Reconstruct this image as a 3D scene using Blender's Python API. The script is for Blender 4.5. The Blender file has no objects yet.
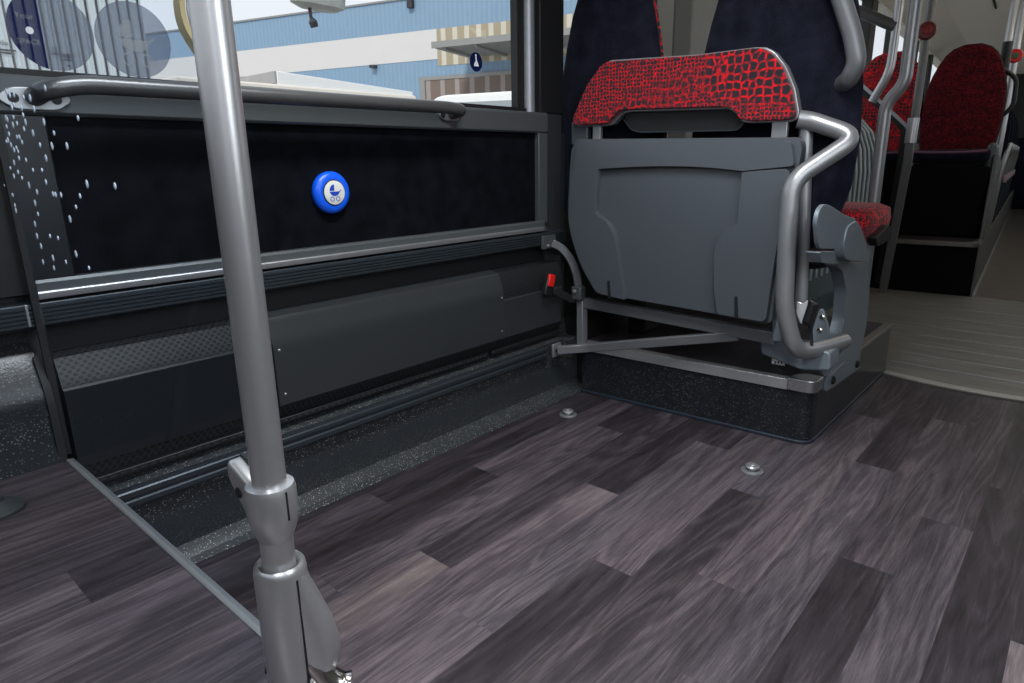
import bpy, bmesh, math, random
from mathutils import Vector, Matrix
random.seed(7)
S = bpy.context.scene
COL = S.collection
PI = math.pi

# ------------------------------------------------------------------ camera
F = 651.4; EYE = Vector((0, 0, .95))
yaw, pitch, roll = -.7268, .26776, .01523
fw = Vector((math.sin(yaw)*math.cos(pitch), math.cos(yaw)*math.cos(pitch), -math.sin(pitch)))
r0 = Vector((math.cos(yaw), -math.sin(yaw), 0)); d0 = fw.cross(r0)
RT = r0*math.cos(roll) + d0*math.sin(roll); DN = -r0*math.sin(roll) + d0*math.cos(roll)
cam = bpy.data.cameras.new('camera'); co = bpy.data.objects.new('camera', cam); COL.objects.link(co)
cam.sensor_width = 36; cam.sensor_fit = 'HORIZONTAL'; cam.lens = F/1024*36; cam.clip_start = .02; cam.clip_end = 300
m = Matrix.Identity(4)
for i in range(3):
    m[i][0] = RT[i]; m[i][1] = -DN[i]; m[i][2] = -fw[i]; m[i][3] = EYE[i]
co.matrix_world = m; S.camera = co

def at(u, v, ax, val):
    """measured photo point -> metric point on the plane axis = val"""
    r = RT*((u-512)/F) + DN*((v-341.5)/F) + fw
    i = 'xyz'.index(ax)
    return EYE + r*((val-EYE[i])/r[i])

# ------------------------------------------------------------------ materials
class NT:
    def __init__(s, name):
        s.m = bpy.data.materials.new(name); s.m.use_nodes = True
        s.t = s.m.node_tree; s.b = s.t.nodes['Principled BSDF']; s.out = s.t.nodes['Material Output']
    def n(s, typ, **kw):
        nd = s.t.nodes.new(typ)
        for k, v in kw.items():
            if k.startswith('i_'):
                k = k[2:]; k = int(k) if k.isdigit() else k.replace('_', ' ')
                if isinstance(v, bpy.types.NodeSocket): s.t.links.new(v, nd.inputs[k])
                else: nd.inputs[k].default_value = v
            else: setattr(nd, k, v)
        return nd
    def math(s, op, a, b=None, c=None):
        kw = {'i_0': a}
        if b is not None: kw['i_1'] = b
        if c is not None: kw['i_2'] = c
        return s.n('ShaderNodeMath', operation=op, **kw).outputs[0]
    def mix(s, f, a, b):
        nd = s.n('ShaderNodeMix', data_type='RGBA')
        for k, v in ((0, f), (6, a), (7, b)):
            if isinstance(v, bpy.types.NodeSocket): s.t.links.new(v, nd.inputs[k])
            else: nd.inputs[k].default_value = v if k == 0 else tuple(v)[:3]+(1,)
        return nd.outputs[2]
    def ramp(s, f, stops):
        nd = s.n('ShaderNodeValToRGB', i_Fac=f); cr = nd.color_ramp
        while len(cr.elements) < len(stops): cr.elements.new(.5)
        for e, (p, c) in zip(cr.elements, stops): e.position = p; e.color = tuple(c)[:3]+(1,)
        return nd.outputs[0]
    def obj(s): return s.n('ShaderNodeTexCoord').outputs['Object']
    def set(s, **kw):
        for k, v in kw.items():
            k = k.replace('_', ' ')
            if isinstance(v, bpy.types.NodeSocket): s.t.links.new(v, s.b.inputs[k])
            else: s.b.inputs[k].default_value = (tuple(v)+(1,) if isinstance(v, (tuple, list)) and len(v) == 3 else v)
        return s
    def bump(s, h, st=.2, d=.01):
        nd = s.n('ShaderNodeBump', i_Height=h, i_Strength=st, i_Distance=d)
        s.t.links.new(nd.outputs[0], s.b.inputs['Normal'])

def sr(r, g, b):
    f = lambda c: (c/12.92 if c <= .04045 else ((c+.055)/1.055)**2.4)
    return tuple(f(x/255) for x in (r, g, b))

def plain(name, col, rough=.5, metal=0, noise=.12, scale=30, bump=0, spec=.5, coat=0):
    t = NT(name)
    nz = t.n('ShaderNodeTexNoise', i_Vector=t.obj(), i_Scale=scale, i_Detail=3.)
    a = [c*(1-noise) for c in col]; b = [min(1, c*(1+noise)) for c in col]
    t.set(Base_Color=t.mix(nz.outputs[0], a, b), Roughness=rough, Metallic=metal, Specular_IOR_Level=spec, Coat_Weight=coat)
    if bump: t.bump(nz.outputs[0], bump, .004)
    return t.m

M = {}
M['pole'] = plain('brushed_pole_steel', (.52, .52, .53), .30, .78, .05, 90)
M['pole_pol'] = plain('polished_steel', (.62, .60, .57), .16, 1, .03)
M['alu'] = plain('satin_aluminium', (.42, .43, .44), .38, .8, .06)
M['alu_dark'] = plain('blue_grey_anodised', (.034, .043, .052), .36, .4, .1)
M['frame_grey'] = plain('grey_frame_paint', (.078, .088, .092), .40, .25, .06, 60)
M['seat_grey'] = plain('grey_moulded_plastic', (.068, .077, .088), .34, 0, .05, 240, .06)
M['cast_grey'] = plain('grey_cast_paint', (.20, .235, .265), .38, .25, .05)
M['tube_grey'] = plain('grey_tube_paint', (.33, .335, .345), .36, .6, .04)
M['heater'] = plain('dark_grey_sheet', (.036, .040, .043), .29, .25, .05)
M['matte_black'] = plain('matte_black_lining', (.0055, .0055, .006), .85, 0, .1, spec=.08)
M['trim_alu'] = plain('bright_edge_aluminium', (.62, .62, .62), .34, .75, .05)
M['frame_metal'] = plain('dark_frame_metal', (.17, .175, .185), .36, .4, .06)
M['heater_dark'] = plain('blue_black_shaded_sheet', (.008, .0105, .0135), .34, .1, .08)
M['handrail'] = plain('dark_handrail_tube', (.15, .15, .15), .34, .7, .05)
M['black'] = plain('black_plastic', (.008, .008, .009), .45, 0, .1)
M['pole_dark'] = plain('dull_dark_steel', (.16, .16, .155), .4, .7, .06)
M['rubber'] = plain('black_rubber', (.006, .006, .007), .6, 0, .1)
M['red_plastic'] = plain('red_plastic', (.75, .012, .008), .35, 0, .03)
M['dark_red'] = plain('dark_red_plastic', (.12, .004, .006), .4, 0, .05)
M['blue'] = plain('blue_button_plastic', (.006, .11, .85), .3, 0, .03)
M['navy_ink'] = plain('navy_print', (.004, .009, .060), .7, 0, .03, spec=.08)
M['blue_ink'] = plain('blue_print', (.01, .06, .45), .4, 0, .03)
M['white'] = plain('white_print', (.78, .78, .76), .4, 0, .03)
M['button_face'] = plain('cream_button_face', (.72, .72, .68), .35, 0, .06)
M['cream'] = plain('cream_lining', (.70, .66, .57), .6, 0, .04)
M['pillar'] = plain('pale_grey_lining', (.36, .36, .33), .55, 0, .05)
M['pillar_dk'] = plain('mid_grey_lining', (.14, .145, .135), .5, 0, .05)
M['joint_floor'] = None
M['asphalt'] = plain('bounce_lightened_asphalt', (.5, .49, .47), .8, 0, .12, 2)  # yard asphalt lightened so its bounce brightens the rear ceiling
M['wall_white'] = plain('white_cladding', (.62, .60, .58), .7, 0, .03, 1)
M['cream_ext'] = plain('cream_panel', (.80, .74, .65), .6, 0, .03, 2)
M['white_ext'] = plain('white_vehicle_paint', (.85, .85, .84), .35, 0, .02, 2)
M['louvre'] = plain('grey_louvre', (.34, .33, .33), .6, 0, .1, 4)
M['rust'] = plain('brown_shutter', (.20, .15, .12), .7, 0, .3, 3)
M['canopy'] = plain('grey_canopy_steel', (.27, .27, .26), .5, .2, .1, 3)
M['sand'] = plain('sandy_cladding', (.42, .37, .28), .7, 0, .1, 3)
M['text_ink'] = plain('black_ink', (.03, .03, .035), .6, 0, .05)
M['yellow'] = plain('faded_yellow_strap', (.42, .33, .15), .7, 0, .4, 8)
M['lamp_led'] = None

def mat_wood(name, attr=True):
    t = NT(name); ob = t.obj()
    sep = t.n('ShaderNodeSeparateXYZ', i_0=ob)
    tone = t.n('ShaderNodeAttribute', attribute_name='tone').outputs['Fac']
    seed = t.n('ShaderNodeAttribute', attribute_name='seed').outputs['Fac']
    x, y = sep.outputs[0], sep.outputs[1]
    sx = t.math('MULTIPLY', seed, 17.); 
    v = t.n('ShaderNodeCombineXYZ', i_0=t.math('MULTIPLY', x, 1.), i_1=t.math('MULTIPLY', y, .085), i_2=sx).outputs[0]
    wv = t.n('ShaderNodeTexNoise', i_Vector=v, i_Scale=11., i_Detail=2., i_Distortion=.6).outputs[0]
    rings = t.math('SINE', t.math('MULTIPLY', wv, 62.))
    v2 = t.n('ShaderNodeCombineXYZ', i_0=x, i_1=t.math('MULTIPLY', y, .045), i_2=sx).outputs[0]
    fine = t.n('ShaderNodeTexNoise', i_Vector=v2, i_Scale=300., i_Detail=5., i_Roughness=.75).outputs[0]
    v3 = t.n('ShaderNodeCombineXYZ', i_0=x, i_1=t.math('MULTIPLY', y, .12), i_2=sx).outputs[0]
    big = t.n('ShaderNodeTexNoise', i_Vector=v3, i_Scale=16., i_Detail=3.).outputs[0]
    f = t.math('ADD', tone, t.math('MULTIPLY', t.math('SUBTRACT', fine, .5), .85))
    f = t.math('ADD', f, t.math('MULTIPLY', rings, .085))
    f = t.math('ADD', f, t.math('MULTIPLY', t.math('SUBTRACT', big, .5), .6))
    c = t.ramp(f, [(0, (.011, .009, .0108)), (.28, (.030, .0248, .0288)), (.5, (.064, .0535, .060)), (.75, (.128, .109, .110)), (1, (.22, .190, .184))])
    hue = t.n('ShaderNodeTexNoise', i_Vector=t.n('ShaderNodeCombineXYZ', i_0=seed, i_1=0., i_2=0.).outputs[0], i_Scale=9.).outputs[0]
    c = t.mix(.38, c, t.n('ShaderNodeMix', data_type='RGBA', blend_type='MULTIPLY', i_0=1., i_6=c, i_7=t.ramp(hue, [(.3, (.80, .84, 1.12)), (.5, (1.06, .92, 1.05)), (.7, (1.14, .98, .88))])).outputs[2])
    t.set(Base_Color=c, Roughness=t.math('ADD', .38, t.math('MULTIPLY', fine, .16)), Specular_IOR_Level=.38)
    t.bump(fine, .12, .002)
    return t.m
M['wood'] = mat_wood('wood_plank_vinyl')

def mat_speck(name, base, dens=.16, rough=.38, sc=230., lite=(.50, .48, .43)):
    t = NT(name); ob = t.obj()
    vo = t.n('ShaderNodeTexVoronoi', i_Vector=ob, i_Scale=sc)
    s1 = t.math('LESS_THAN', vo.outputs['Distance'], dens)
    br = t.n('ShaderNodeSeparateColor', i_0=vo.outputs['Color'])
    on = t.math('MULTIPLY', s1, t.math('POWER', br.outputs[0], 3.))
    nz = t.n('ShaderNodeTexNoise', i_Vector=ob, i_Scale=14., i_Detail=4.).outputs[0]
    b = t.mix(nz, [c*.8 for c in base], [c*1.2 for c in base])
    t.set(Base_Color=t.mix(on, b, lite), Roughness=rough)
    t.bump(vo.outputs['Distance'], .12, .002)
    return t.m
M['speck'] = mat_speck('speckled_grey_vinyl', (.022, .026, .030), .30)
M['speck_dark'] = mat_speck('speckled_black_and_shaded_vinyl', (.010, .0125, .016), .30, .3, 210., (.20, .21, .21))  # the platform's own black; on the front wall it stands for shade

def mat_fabric_red(name, red, dark, s1, s2, thr, mixscale=3.2, glow=1):
    t = NT(name); ob = t.obj()
    wob = t.n('ShaderNodeTexNoise', i_Vector=ob, i_Scale=9., i_Detail=2.)
    vv = t.n('ShaderNodeVectorMath', operation='MULTIPLY_ADD', i_0=wob.outputs['Color'], i_1=(.02, .02, .02), i_2=ob).outputs[0]
    def cell(sc, th):
        v = t.n('ShaderNodeTexVoronoi', feature='DISTANCE_TO_EDGE', i_Vector=vv, i_Scale=sc, i_Randomness=.5)
        return t.n('ShaderNodeMapRange', i_0=v.outputs[0], i_1=th*.55, i_2=th*1.25, i_3=1., i_4=0.).outputs[0]
    a = cell(s1, thr); b = cell(s2, thr*1.05)
    msk = t.n('ShaderNodeTexNoise', i_Vector=ob, i_Scale=mixscale, i_Detail=1.).outputs[0]
    msk = t.math('SUBTRACT', msk, t.math('MULTIPLY', t.n('ShaderNodeSeparateXYZ', i_0=ob).outputs[0], .30))
    msk = t.n('ShaderNodeMapRange', i_0=msk, i_1=.47, i_2=.55).outputs[0]
    lines = t.math('ADD', t.math('MULTIPLY', a, t.math('SUBTRACT', 1., msk)), t.math('MULTIPLY', b, msk))
    amp = t.n('ShaderNodeTexNoise', i_Vector=ob, i_Scale=60., i_Detail=2.).outputs[0]
    amp = t.n('ShaderNodeMapRange', i_0=amp, i_1=.36, i_2=.60, i_3=.12, i_4=1.).outputs[0]
    f = t.math('MULTIPLY', lines, amp)
    weave = t.n('ShaderNodeTexNoise', i_Vector=ob, i_Scale=600., i_Detail=1.).outputs[0]
    t.set(Base_Color=t.mix(f, dark, red), Roughness=.85, Specular_IOR_Level=.15, Sheen_Weight=.1)
    t.bump(weave, .4, .001)
    return t.m
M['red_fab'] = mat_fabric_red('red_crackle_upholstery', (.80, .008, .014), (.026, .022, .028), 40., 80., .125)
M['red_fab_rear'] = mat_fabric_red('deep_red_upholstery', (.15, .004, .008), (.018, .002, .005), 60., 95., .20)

def mat_felt(name, base, sheen=.0):
    t = NT(name); ob = t.obj()
    n1 = t.n('ShaderNodeTexNoise', i_Vector=ob, i_Scale=420., i_Detail=2.).outputs[0]
    n2 = t.n('ShaderNodeTexNoise', i_Vector=ob, i_Scale=18., i_Detail=4.).outputs[0]
    f = t.math('MULTIPLY', t.math('ADD', n1, n2), .5)
    t.set(Base_Color=t.ramp(f, [(.35, [c*.45 for c in base]), (.65, [c*1.55 for c in base])]), Roughness=.95, Specular_IOR_Level=.05, Sheen_Weight=sheen)
    t.bump(n1, .5, .001)
    return t.m
M['navy_fab'] = mat_felt('navy_seat_cloth', (.0105, .0115, .020), .04)
M['felt'] = mat_felt('black_wall_felt', (.0045, .005, .0075))

def mat_mesh(name, base):
    """sheet steel with staggered round holes across local y / z"""
    t = NT(name); sp = t.n('ShaderNodeSeparateXYZ', i_0=t.obj())
    P = .0165; Q = P*.56
    zr = t.math('DIVIDE', t.math('ADD', sp.outputs[2], t.math('MULTIPLY', sp.outputs[0], -.6)), Q); row = t.math('FLOOR', zr)
    yr = t.math('ADD', t.math('DIVIDE', sp.outputs[1], P), t.math('MULTIPLY', t.math('MODULO', row, 2.), .5))
    dy = t.math('SUBTRACT', t.math('FRACT', yr), .5); dz = t.math('MULTIPLY', t.math('SUBTRACT', t.math('FRACT', zr), .5), .56)
    d = t.math('SQRT', t.math('ADD', t.math('MULTIPLY', dy, dy), t.math('MULTIPLY', dz, dz)))
    hole = t.math('LESS_THAN', d, .27)
    t.set(Base_Color=t.mix(hole, base, (.002, .002, .002)), Roughness=.4, Metallic=.2)
    return t.m
M['mesh'] = mat_mesh('perforated_grey_sheet', (.026, .029, .032))

def mat_ribbed(name, a, b, axis, pitch, duty=.5, rough=.5, metal=0):
    t = NT(name); sp = t.n('ShaderNodeSeparateXYZ', i_0=t.obj())
    fr = t.math('FRACT', t.math('DIVIDE', sp.outputs['xyz'.index(axis)], pitch))
    on = t.math('LESS_THAN', fr, duty)
    nz = t.n('ShaderNodeTexNoise', i_Vector=t.obj(), i_Scale=3., i_Detail=3.).outputs[0]
    c = t.mix(on, b, a); c = t.mix(t.math('MULTIPLY', nz, .25), c, [x*.6 for x in b])
    t.set(Base_Color=c, Roughness=rough, Metallic=metal)
    return t.m
M['clad_blue'] = mat_ribbed('blue_ribbed_cladding', (.20, .315, .44), (.23, .345, .47), 'x', .22, .5, .6)
M['sand'] = mat_ribbed('sandy_ribbed_cladding', (.36, .30, .20), (.60, .56, .46), 'x', .55, .6, .7)
M['rust'] = mat_ribbed('brown_slatted_shutter', (.17, .125, .10), (.32, .28, .26), 'x', .7, .7, .7)
M['container'] = mat_ribbed('white_corrugated_steel', (.80, .84, .84), (.72, .77, .78), 'y', .033, .6, .5)

def mat_joint_floor():
    t = NT('grey_turntable_floor'); ob = t.obj()
    sp = t.n('ShaderNodeSeparateXYZ', i_0=ob)
    v = t.n('ShaderNodeCombineXYZ', i_0=t.math('MULTIPLY', sp.outputs[0], .12), i_1=sp.outputs[1], i_2=0.).outputs[0]
    n = t.n('ShaderNodeTexNoise', i_Vector=v, i_Scale=26., i_Detail=5., i_Roughness=.6).outputs[0]
    c = t.ramp(n, [(.25, (.10, .095, .083)), (.55, (.19, .18, .155)), (.8, (.27, .255, .225))])
    t.set(Base_Color=c, Roughness=.42)
    t.bump(n, .1, .003)
    return t.m
M['joint_floor'] = mat_joint_floor()
M['aisle_floor'] = plain('brown_grey_aisle_vinyl', (.135, .115, .095), .35, 0, .35, 7)

def mat_glass(name, tint, refl=.06):
    t = NT(name); t.t.nodes.remove(t.b)
    tr = t.n('ShaderNodeBsdfTransparent', i_Color=tuple(tint)+(1,))
    nz = t.n('ShaderNodeTexNoise', i_Vector=t.obj(), i_Scale=2.)
    gl = t.n('ShaderNodeBsdfGlossy', i_Color=(1, 1, 1, 1), i_Roughness=t.math('MULTIPLY', nz.outputs[0], .02))
    fr = t.n('ShaderNodeFresnel', i_IOR=1.45)
    front = t.math('SUBTRACT', 1., t.n('ShaderNodeNewGeometry').outputs['Backfacing'])
    mx = t.n('ShaderNodeMixShader', i_0=t.math('MULTIPLY', t.math('MULTIPLY', fr.outputs[0], front), refl/.04), i_1=tr.outputs[0], i_2=gl.outputs[0])
    t.t.links.new(mx.outputs[0], t.out.inputs[0])
    return t.m
M['glass'] = mat_glass('clear_bus_window', (.985, .99, .99), .015)
M['glass_screen'] = mat_glass('shade_darkened_screen_glass', (.88, .905, .93), .012)  # clear pane darkened to put shade on the wall behind it
def mat_film(name, col, alpha):
    t = NT(name); nz = t.n('ShaderNodeTexNoise', i_Vector=t.obj(), i_Scale=40.)
    t.t.nodes.remove(t.b)
    tr = t.n('ShaderNodeBsdfTransparent', i_Color=tuple(alpha)+(1,))
    df = t.n('ShaderNodeBsdfDiffuse', i_Color=tuple(col)+(1,))
    mx = t.n('ShaderNodeMixShader', i_0=t.math('ADD', .20, t.math('MULTIPLY', nz.outputs[0], .05)), i_1=tr.outputs[0], i_2=df.outputs[0])
    t.t.links.new(mx.outputs[0], t.out.inputs[0]); return t.m
M['film'] = mat_film('grey_see_through_film', (.25, .27, .33), (.66, .68, .72))
M['film_light'] = mat_film('pale_see_through_print', (.6, .62, .64), (.80, .80, .80))
def mat_emit(name, col, st):
    t = NT(name); t.set(Base_Color=col, Emission_Color=col, Emission_Strength=st)
    nz = t.n('ShaderNodeTexNoise', i_Vector=t.obj(), i_Scale=5.); t.set(Roughness=t.math('MULTIPLY', nz.outputs[0], .8)); return t.m
M['led'] = mat_emit('ceiling_light_strip', (1, .97, .92), 5)

# ------------------------------------------------------------------ geometry helpers
def tag(o, label=None, cat=None, group=None, kind=None):
    if label: o['label'] = label
    if cat: o['category'] = cat
    if group: o['group'] = group
    if kind: o['kind'] = kind
    return o
ORG = {}
def thing(name, label, cat, loc=(0, 0, 0), group=None):
    o = bpy.data.objects.new(name, None); COL.objects.link(o); o.location = loc; o.empty_display_size = .05
    ORG[o] = Vector(loc); return tag(o, label, cat, group)
def obj(name, bm, mat, parent=None, smooth=True, bevel=0, seg=2, angle=35, sub=0, normals=True):
    if normals: bmesh.ops.recalc_face_normals(bm, faces=bm.faces)
    org = ORG.get(parent, Vector((0, 0, 0)))
    if org.length: bmesh.ops.translate(bm, verts=bm.verts, vec=-org)
    me = bpy.data.meshes.new(name); bm.to_mesh(me); bm.free()
    me.materials.append(M[mat] if isinstance(mat, str) else mat)
    o = bpy.data.objects.new(name, me); COL.objects.link(o)
    if parent: o.parent = parent
    ORG[o] = org
    if smooth:
        for p in me.polygons: p.use_smooth = True
        me.set_sharp_from_angle(angle=math.radians(angle))
    if bevel:
        b = o.modifiers.new('bevel', 'BEVEL'); b.width = bevel; b.segments = seg; b.limit_method = 'ANGLE'; b.angle_limit = math.radians(40)
        b.harden_normals = False
    if sub:
        s = o.modifiers.new('sub', 'SUBSURF'); s.levels = s.render_levels = sub
    return o
def struct(name, bm, mat, **k): return tag(obj(name, bm, mat, **k), kind='structure')

def box(bm, x0, x1, y0, y1, z0, z1):
    c = [(x, y, z) for x in (x0, x1) for y in (y0, y1) for z in (z0, z1)]
    v = [bm.verts.new(p) for p in c]
    for f in ((0, 1, 3, 2), (4, 6, 7, 5), (0, 4, 5, 1), (2, 3, 7, 6), (0, 2, 6, 4), (1, 5, 7, 3)): bm.faces.new([v[i] for i in f])
    return bm
def B(*a): return box(bmesh.new(), *a)
def prism(pts, vec, bm=None):
    bm = bm or bmesh.new(); vec = Vector(vec)
    a = [bm.verts.new(Vector(p)) for p in pts]; b = [bm.verts.new(Vector(p)+vec) for p in pts]
    n = len(pts)
    bm.faces.new(a[::-1]); bm.faces.new(b)
    for i in range(n): bm.faces.new((a[i], a[(i+1) % n], b[(i+1) % n], b[i]))
    return bm
def round_poly(pts, r, n=4):
    pts = [Vector(p) for p in pts]; out = []; N = len(pts)
    for i in range(N):
        p = pts[i]; rr = r[i] if isinstance(r, (list, tuple)) else r
        a = pts[i-1]-p; b = pts[(i+1) % N]-p; L = min(rr, a.length*.48, b.length*.48)
        if L < 1e-5: out.append(p); continue
        A = p+a.normalized()*L; Bq = p+b.normalized()*L
        for k in range(n+1):
            s = k/n; out.append(A*(1-s)**2 + p*2*s*(1-s) + Bq*s*s)
    return out
def fillet(pts, r, n=6):
    pts = [Vector(p) for p in pts]; out = [pts[0]]
    for i in range(1, len(pts)-1):
        p = pts[i]; a = pts[i-1]-p; b = pts[i+1]-p; L = min(r, a.length*.48, b.length*.48)
        A = p+a.normalized()*L; Bq = p+b.normalized()*L
        for k in range(n+1):
            s = k/n; out.append(A*(1-s)**2 + p*2*s*(1-s) + Bq*s*s)
    out.append(pts[-1]); return out
def tube(path, r, bm=None, n=16, cap=True, sq=None):
    bm = bm or bmesh.new(); P = [Vector(p) for p in path]; rings = []
    t0 = (P[1]-P[0]).normalized(); up = Vector((0, 0, 1)) if abs(t0.z) < .9 else Vector((1, 0, 0))
    u = t0.cross(up).normalized()
    for i, p in enumerate(P):
        t = (P[min(i+1, len(P)-1)]-P[max(i-1, 0)]).normalized()
        u = (u - t*u.dot(t)).normalized(); w = t.cross(u)
        R = r[i] if isinstance(r, (list, tuple)) else r
        if sq: prof = [(sq[0]*a, sq[1]*b) for a, b in ((-.5, -.5), (.5, -.5), (.5, .5), (-.5, .5))]
        else: prof = [(R*math.cos(2*PI*k/n), R*math.sin(2*PI*k/n)) for k in range(n)]
        rings.append([bm.verts.new(p+u*a+w*b) for a, b in prof])
    k = len(rings[0])
    for a, b in zip(rings, rings[1:]):
        for i in range(k): bm.faces.new((a[i], a[(i+1) % k], b[(i+1) % k], b[i]))
    if cap: bm.faces.new(rings[0][::-1]); bm.faces.new(rings[-1])
    return bm
def lathe(c, axis, prof, n=28, bm=None):
    """prof = [(radius, along)], around axis through c"""
    bm = bm or bmesh.new(); ax = Vector(axis).normalized(); u = ax.orthogonal().normalized(); w = ax.cross(u); c = Vector(c)
    rings = []
    for r, h in prof:
        rings.append([bm.verts.new(c+ax*h+(u*math.cos(2*PI*k/n)+w*math.sin(2*PI*k/n))*max(r, 1e-4)) for k in range(n)])
    for a, b in zip(rings, rings[1:]):
        for i in range(n): bm.faces.new((a[i], a[(i+1) % n], b[(i+1) % n], b[i]))
    bm.faces.new(rings[0][::-1]); bm.faces.new(rings[-1])
    return bm
def loft(secs, n=28, e=2.6, bm=None):
    """secs = [(cx, cy, z, halfx, halfy)], superellipse rings stacked in z"""
    bm = bm or bmesh.new(); rings = []
    for cx, cy, z, hx, hy in secs:
        ring = []
        for k in range(n):
            a = 2*PI*k/n; ca, sa = math.cos(a), math.sin(a)
            ring.append(bm.verts.new((cx+hx*math.copysign(abs(ca)**(2/e), ca), cy+hy*math.copysign(abs(sa)**(2/e), sa), z)))
        rings.append(ring)
    for a, b in zip(rings, rings[1:]):
        for i in range(n): bm.faces.new((a[i], a[(i+1) % n], b[(i+1) % n], b[i]))
    bm.faces.new(rings[0][::-1]); bm.faces.new(rings[-1])
    return bm
def xform(bm, mat): bmesh.ops.transform(bm, matrix=mat, verts=bm.verts); return bm
def profile_y(pts, y0, y1, bm=None):
    return prism([(x, y0, z) for x, z in pts], (0, y1-y0, 0), bm)
def disc(c, nrm, r, t, n=40): return lathe(c, nrm, [(r*.96, 0), (r, t*.4), (r*.97, t)], n)
def copy_tree(o, parent=None):
    c = o.copy(); COL.objects.link(c); c.parent = parent
    for ch in list(o.children): copy_tree(ch, c)
    return c

# ------------------------------------------------------------------ floors
def plank_mesh(rows, clip, z, thick=0):
    x0c, x1c, y0c, y1c = clip
    bm = bmesh.new(); lt = bm.faces.layers.float.new('tone'); ls = bm.faces.layers.float.new('seed')
    for xa, xb, cuts, tones in rows:
        xa, xb = max(xa, x0c), min(xb, x1c)
        if xb <= xa: continue
        edges = [-9]+list(cuts)+[99]
        for i, (a, b) in enumerate(zip(edges, edges[1:])):
            a, b = max(a, y0c), min(b, y1c)
            if b <= a: continue
            f = bm.faces.new([bm.verts.new(p) for p in ((xa, a, z), (xb, a, z), (xb, b, z), (xa, b, z))])
            f[lt] = tones[min(i, len(tones)-1)]; f[ls] = random.random()
    return bm
W = .1165
spec = {  # row -> (plank joints, tones from near to far)
    3: ([1.1], [.45, .3]), 2: ([.6, 1.8], [.3, .5, .25]), 1: ([1.497, 2.6], [.78, .18, .3]), 0: ([.85, 2.25], [.35, .22, .26]), -1: ([.73, 1.926], [.40, .46, .42]), -2: ([1.585, 2.75], [.20, .46, .3]),
    -3: ([.986, 2.176], [.5, .50, .26]), -4: ([1.296, 2.62], [.46, .52, .3]), -5: ([.6, 1.75, 2.9], [.5, .37, .52, .3]),
    -6: ([1.185, 2.4], [.30, .52, .3]), -7: ([.83, 2.0], [.62, .54, .3]), -8: ([.4, 1.5], [.5, .64, .22]), -9: ([.93, 2.12], [.66, .30, .4]),
    -10: ([.7, 1.895], [.42, .46, .18]), -11: ([.2, 1.36], [.3, .22, .46]), -12: ([1.03, 2.2], [.38, .22, .3]), -13: ([.7, 1.9], [.2, .26, .3])}
rows = []
for k in range(-13, 12):
    cuts, tones = spec.get(k, ([random.uniform(.2, 1.2), 2.2], [random.uniform(.25, .6) for _ in range(3)]))
    full = [cuts[0]-1.2*j for j in (3, 2, 1)]+list(cuts)
    rows.append((-.105+W*k, -.105+W*(k+1), full, [random.uniform(.25, .6) for _ in range(3)]+list(tones)))
# main floor stops at the curved edge of the joint
bm = plank_mesh(rows, (-1.535, 1.06, -1.6, 3.45), 0)
struct('floor', bm, 'wood', smooth=False)
prow = []
for k in range(-2, 8):
    xb = -.996+W*k
    cuts = {0: [-1., .198], -1: [-.9, .05]}.get(k, [random.uniform(-1.2, -.3)])
    tn = {0: [.36, .42, .16], -1: [.3, .30, .26], -2: [.3, .34, .38]}.get(k, [.36, .38])
    prow.append((xb-W, xb, cuts, tn))
prow = [(a-W*0, b, c, t) for a, b, c, t in prow]
prow += [(-.996-W*(4+i), -.996-W*(3+i), [-.4, -.1+.1*i], [.35, .42, .3]) for i in range(3)]
bm = plank_mesh(prow, (-1.575, -.56, -1.6, .322), .345)
struct('floor_raised', bm, 'wood', smooth=False)
bm = bmesh.new(); box(bm, -1.6, -.565, -1.6, .318, .0, .343); struct('wall_podium', bm, 'speck', smooth=False)
# metal nosing of the podium
t = thing('step_edge_strip', 'metal edge strip along the raised wood floor under the glass screen', 'edge strip', (-1.08, .32, .345))
bm = prism([(-1.575, .3215, .3455), (-1.575, .3215, .3475), (-1.575, .324, .3490), (-1.575, .336, .3475), (-1.575, .3375, .345), (-1.575, .3375, .30), (-1.575, .3185, .30), (-1.575, .3185, .3430), (-1.575, .3215, .3430)], (1.015, 0, 0))
obj('strip', bm, 'alu', t, bevel=.0006)

# turntable: curved front edge
def arc_pts(cx, cy, R, x0, x1, n=24):
    return [(x0+(x1-x0)*i/n, cy-math.sqrt(max(R*R-(x0+(x1-x0)*i/n-cx)**2, 0))) for i in range(n+1)]
arc = arc_pts(-.23, 4.50, 1.345, -1.45, 1.0)
bm = prism([(x, y, .0015) for x, y in arc]+[(1.06, 5.44, .0015), (-1.45, 5.44, .0015)], (0, 0, .005))
struct('floor_turntable', bm, 'joint_floor', smooth=False)
t = thing('turntable_edge_band', 'pale curved metal band edging the grey joint floor', 'floor edging', (-.23, 3.155, .006))
a1 = arc_pts(-.23, 4.50, 1.345, -.75, .9); a2 = arc_pts(-.23, 4.50, 1.30, -.75, .9)
obj('band', prism([(x, y, .007) for x, y in a1]+[(x, y, .007) for x, y in a2[::-1]], (0, 0, .004)), plain('worn_pale_metal', (.42, .41, .37), .4, .3, .1), t, bevel=.001)
for i, y in enumerate((3.42, 3.62, 3.83, 4.05, 4.3, 4.58, 4.9)):
    w = .55+.4*i/6
    o = obj('floor_rib', B(-.62, .95, y, y+.008, .0065, .0105), 'alu', bevel=.001)
    tag(o, '%s thin metal rib from the curved edge across the grey joint floor' % ['first', 'second', 'third', 'fourth', 'fifth', 'sixth', 'seventh'][i], 'floor rib', 'ribs across the joint floor')
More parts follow.
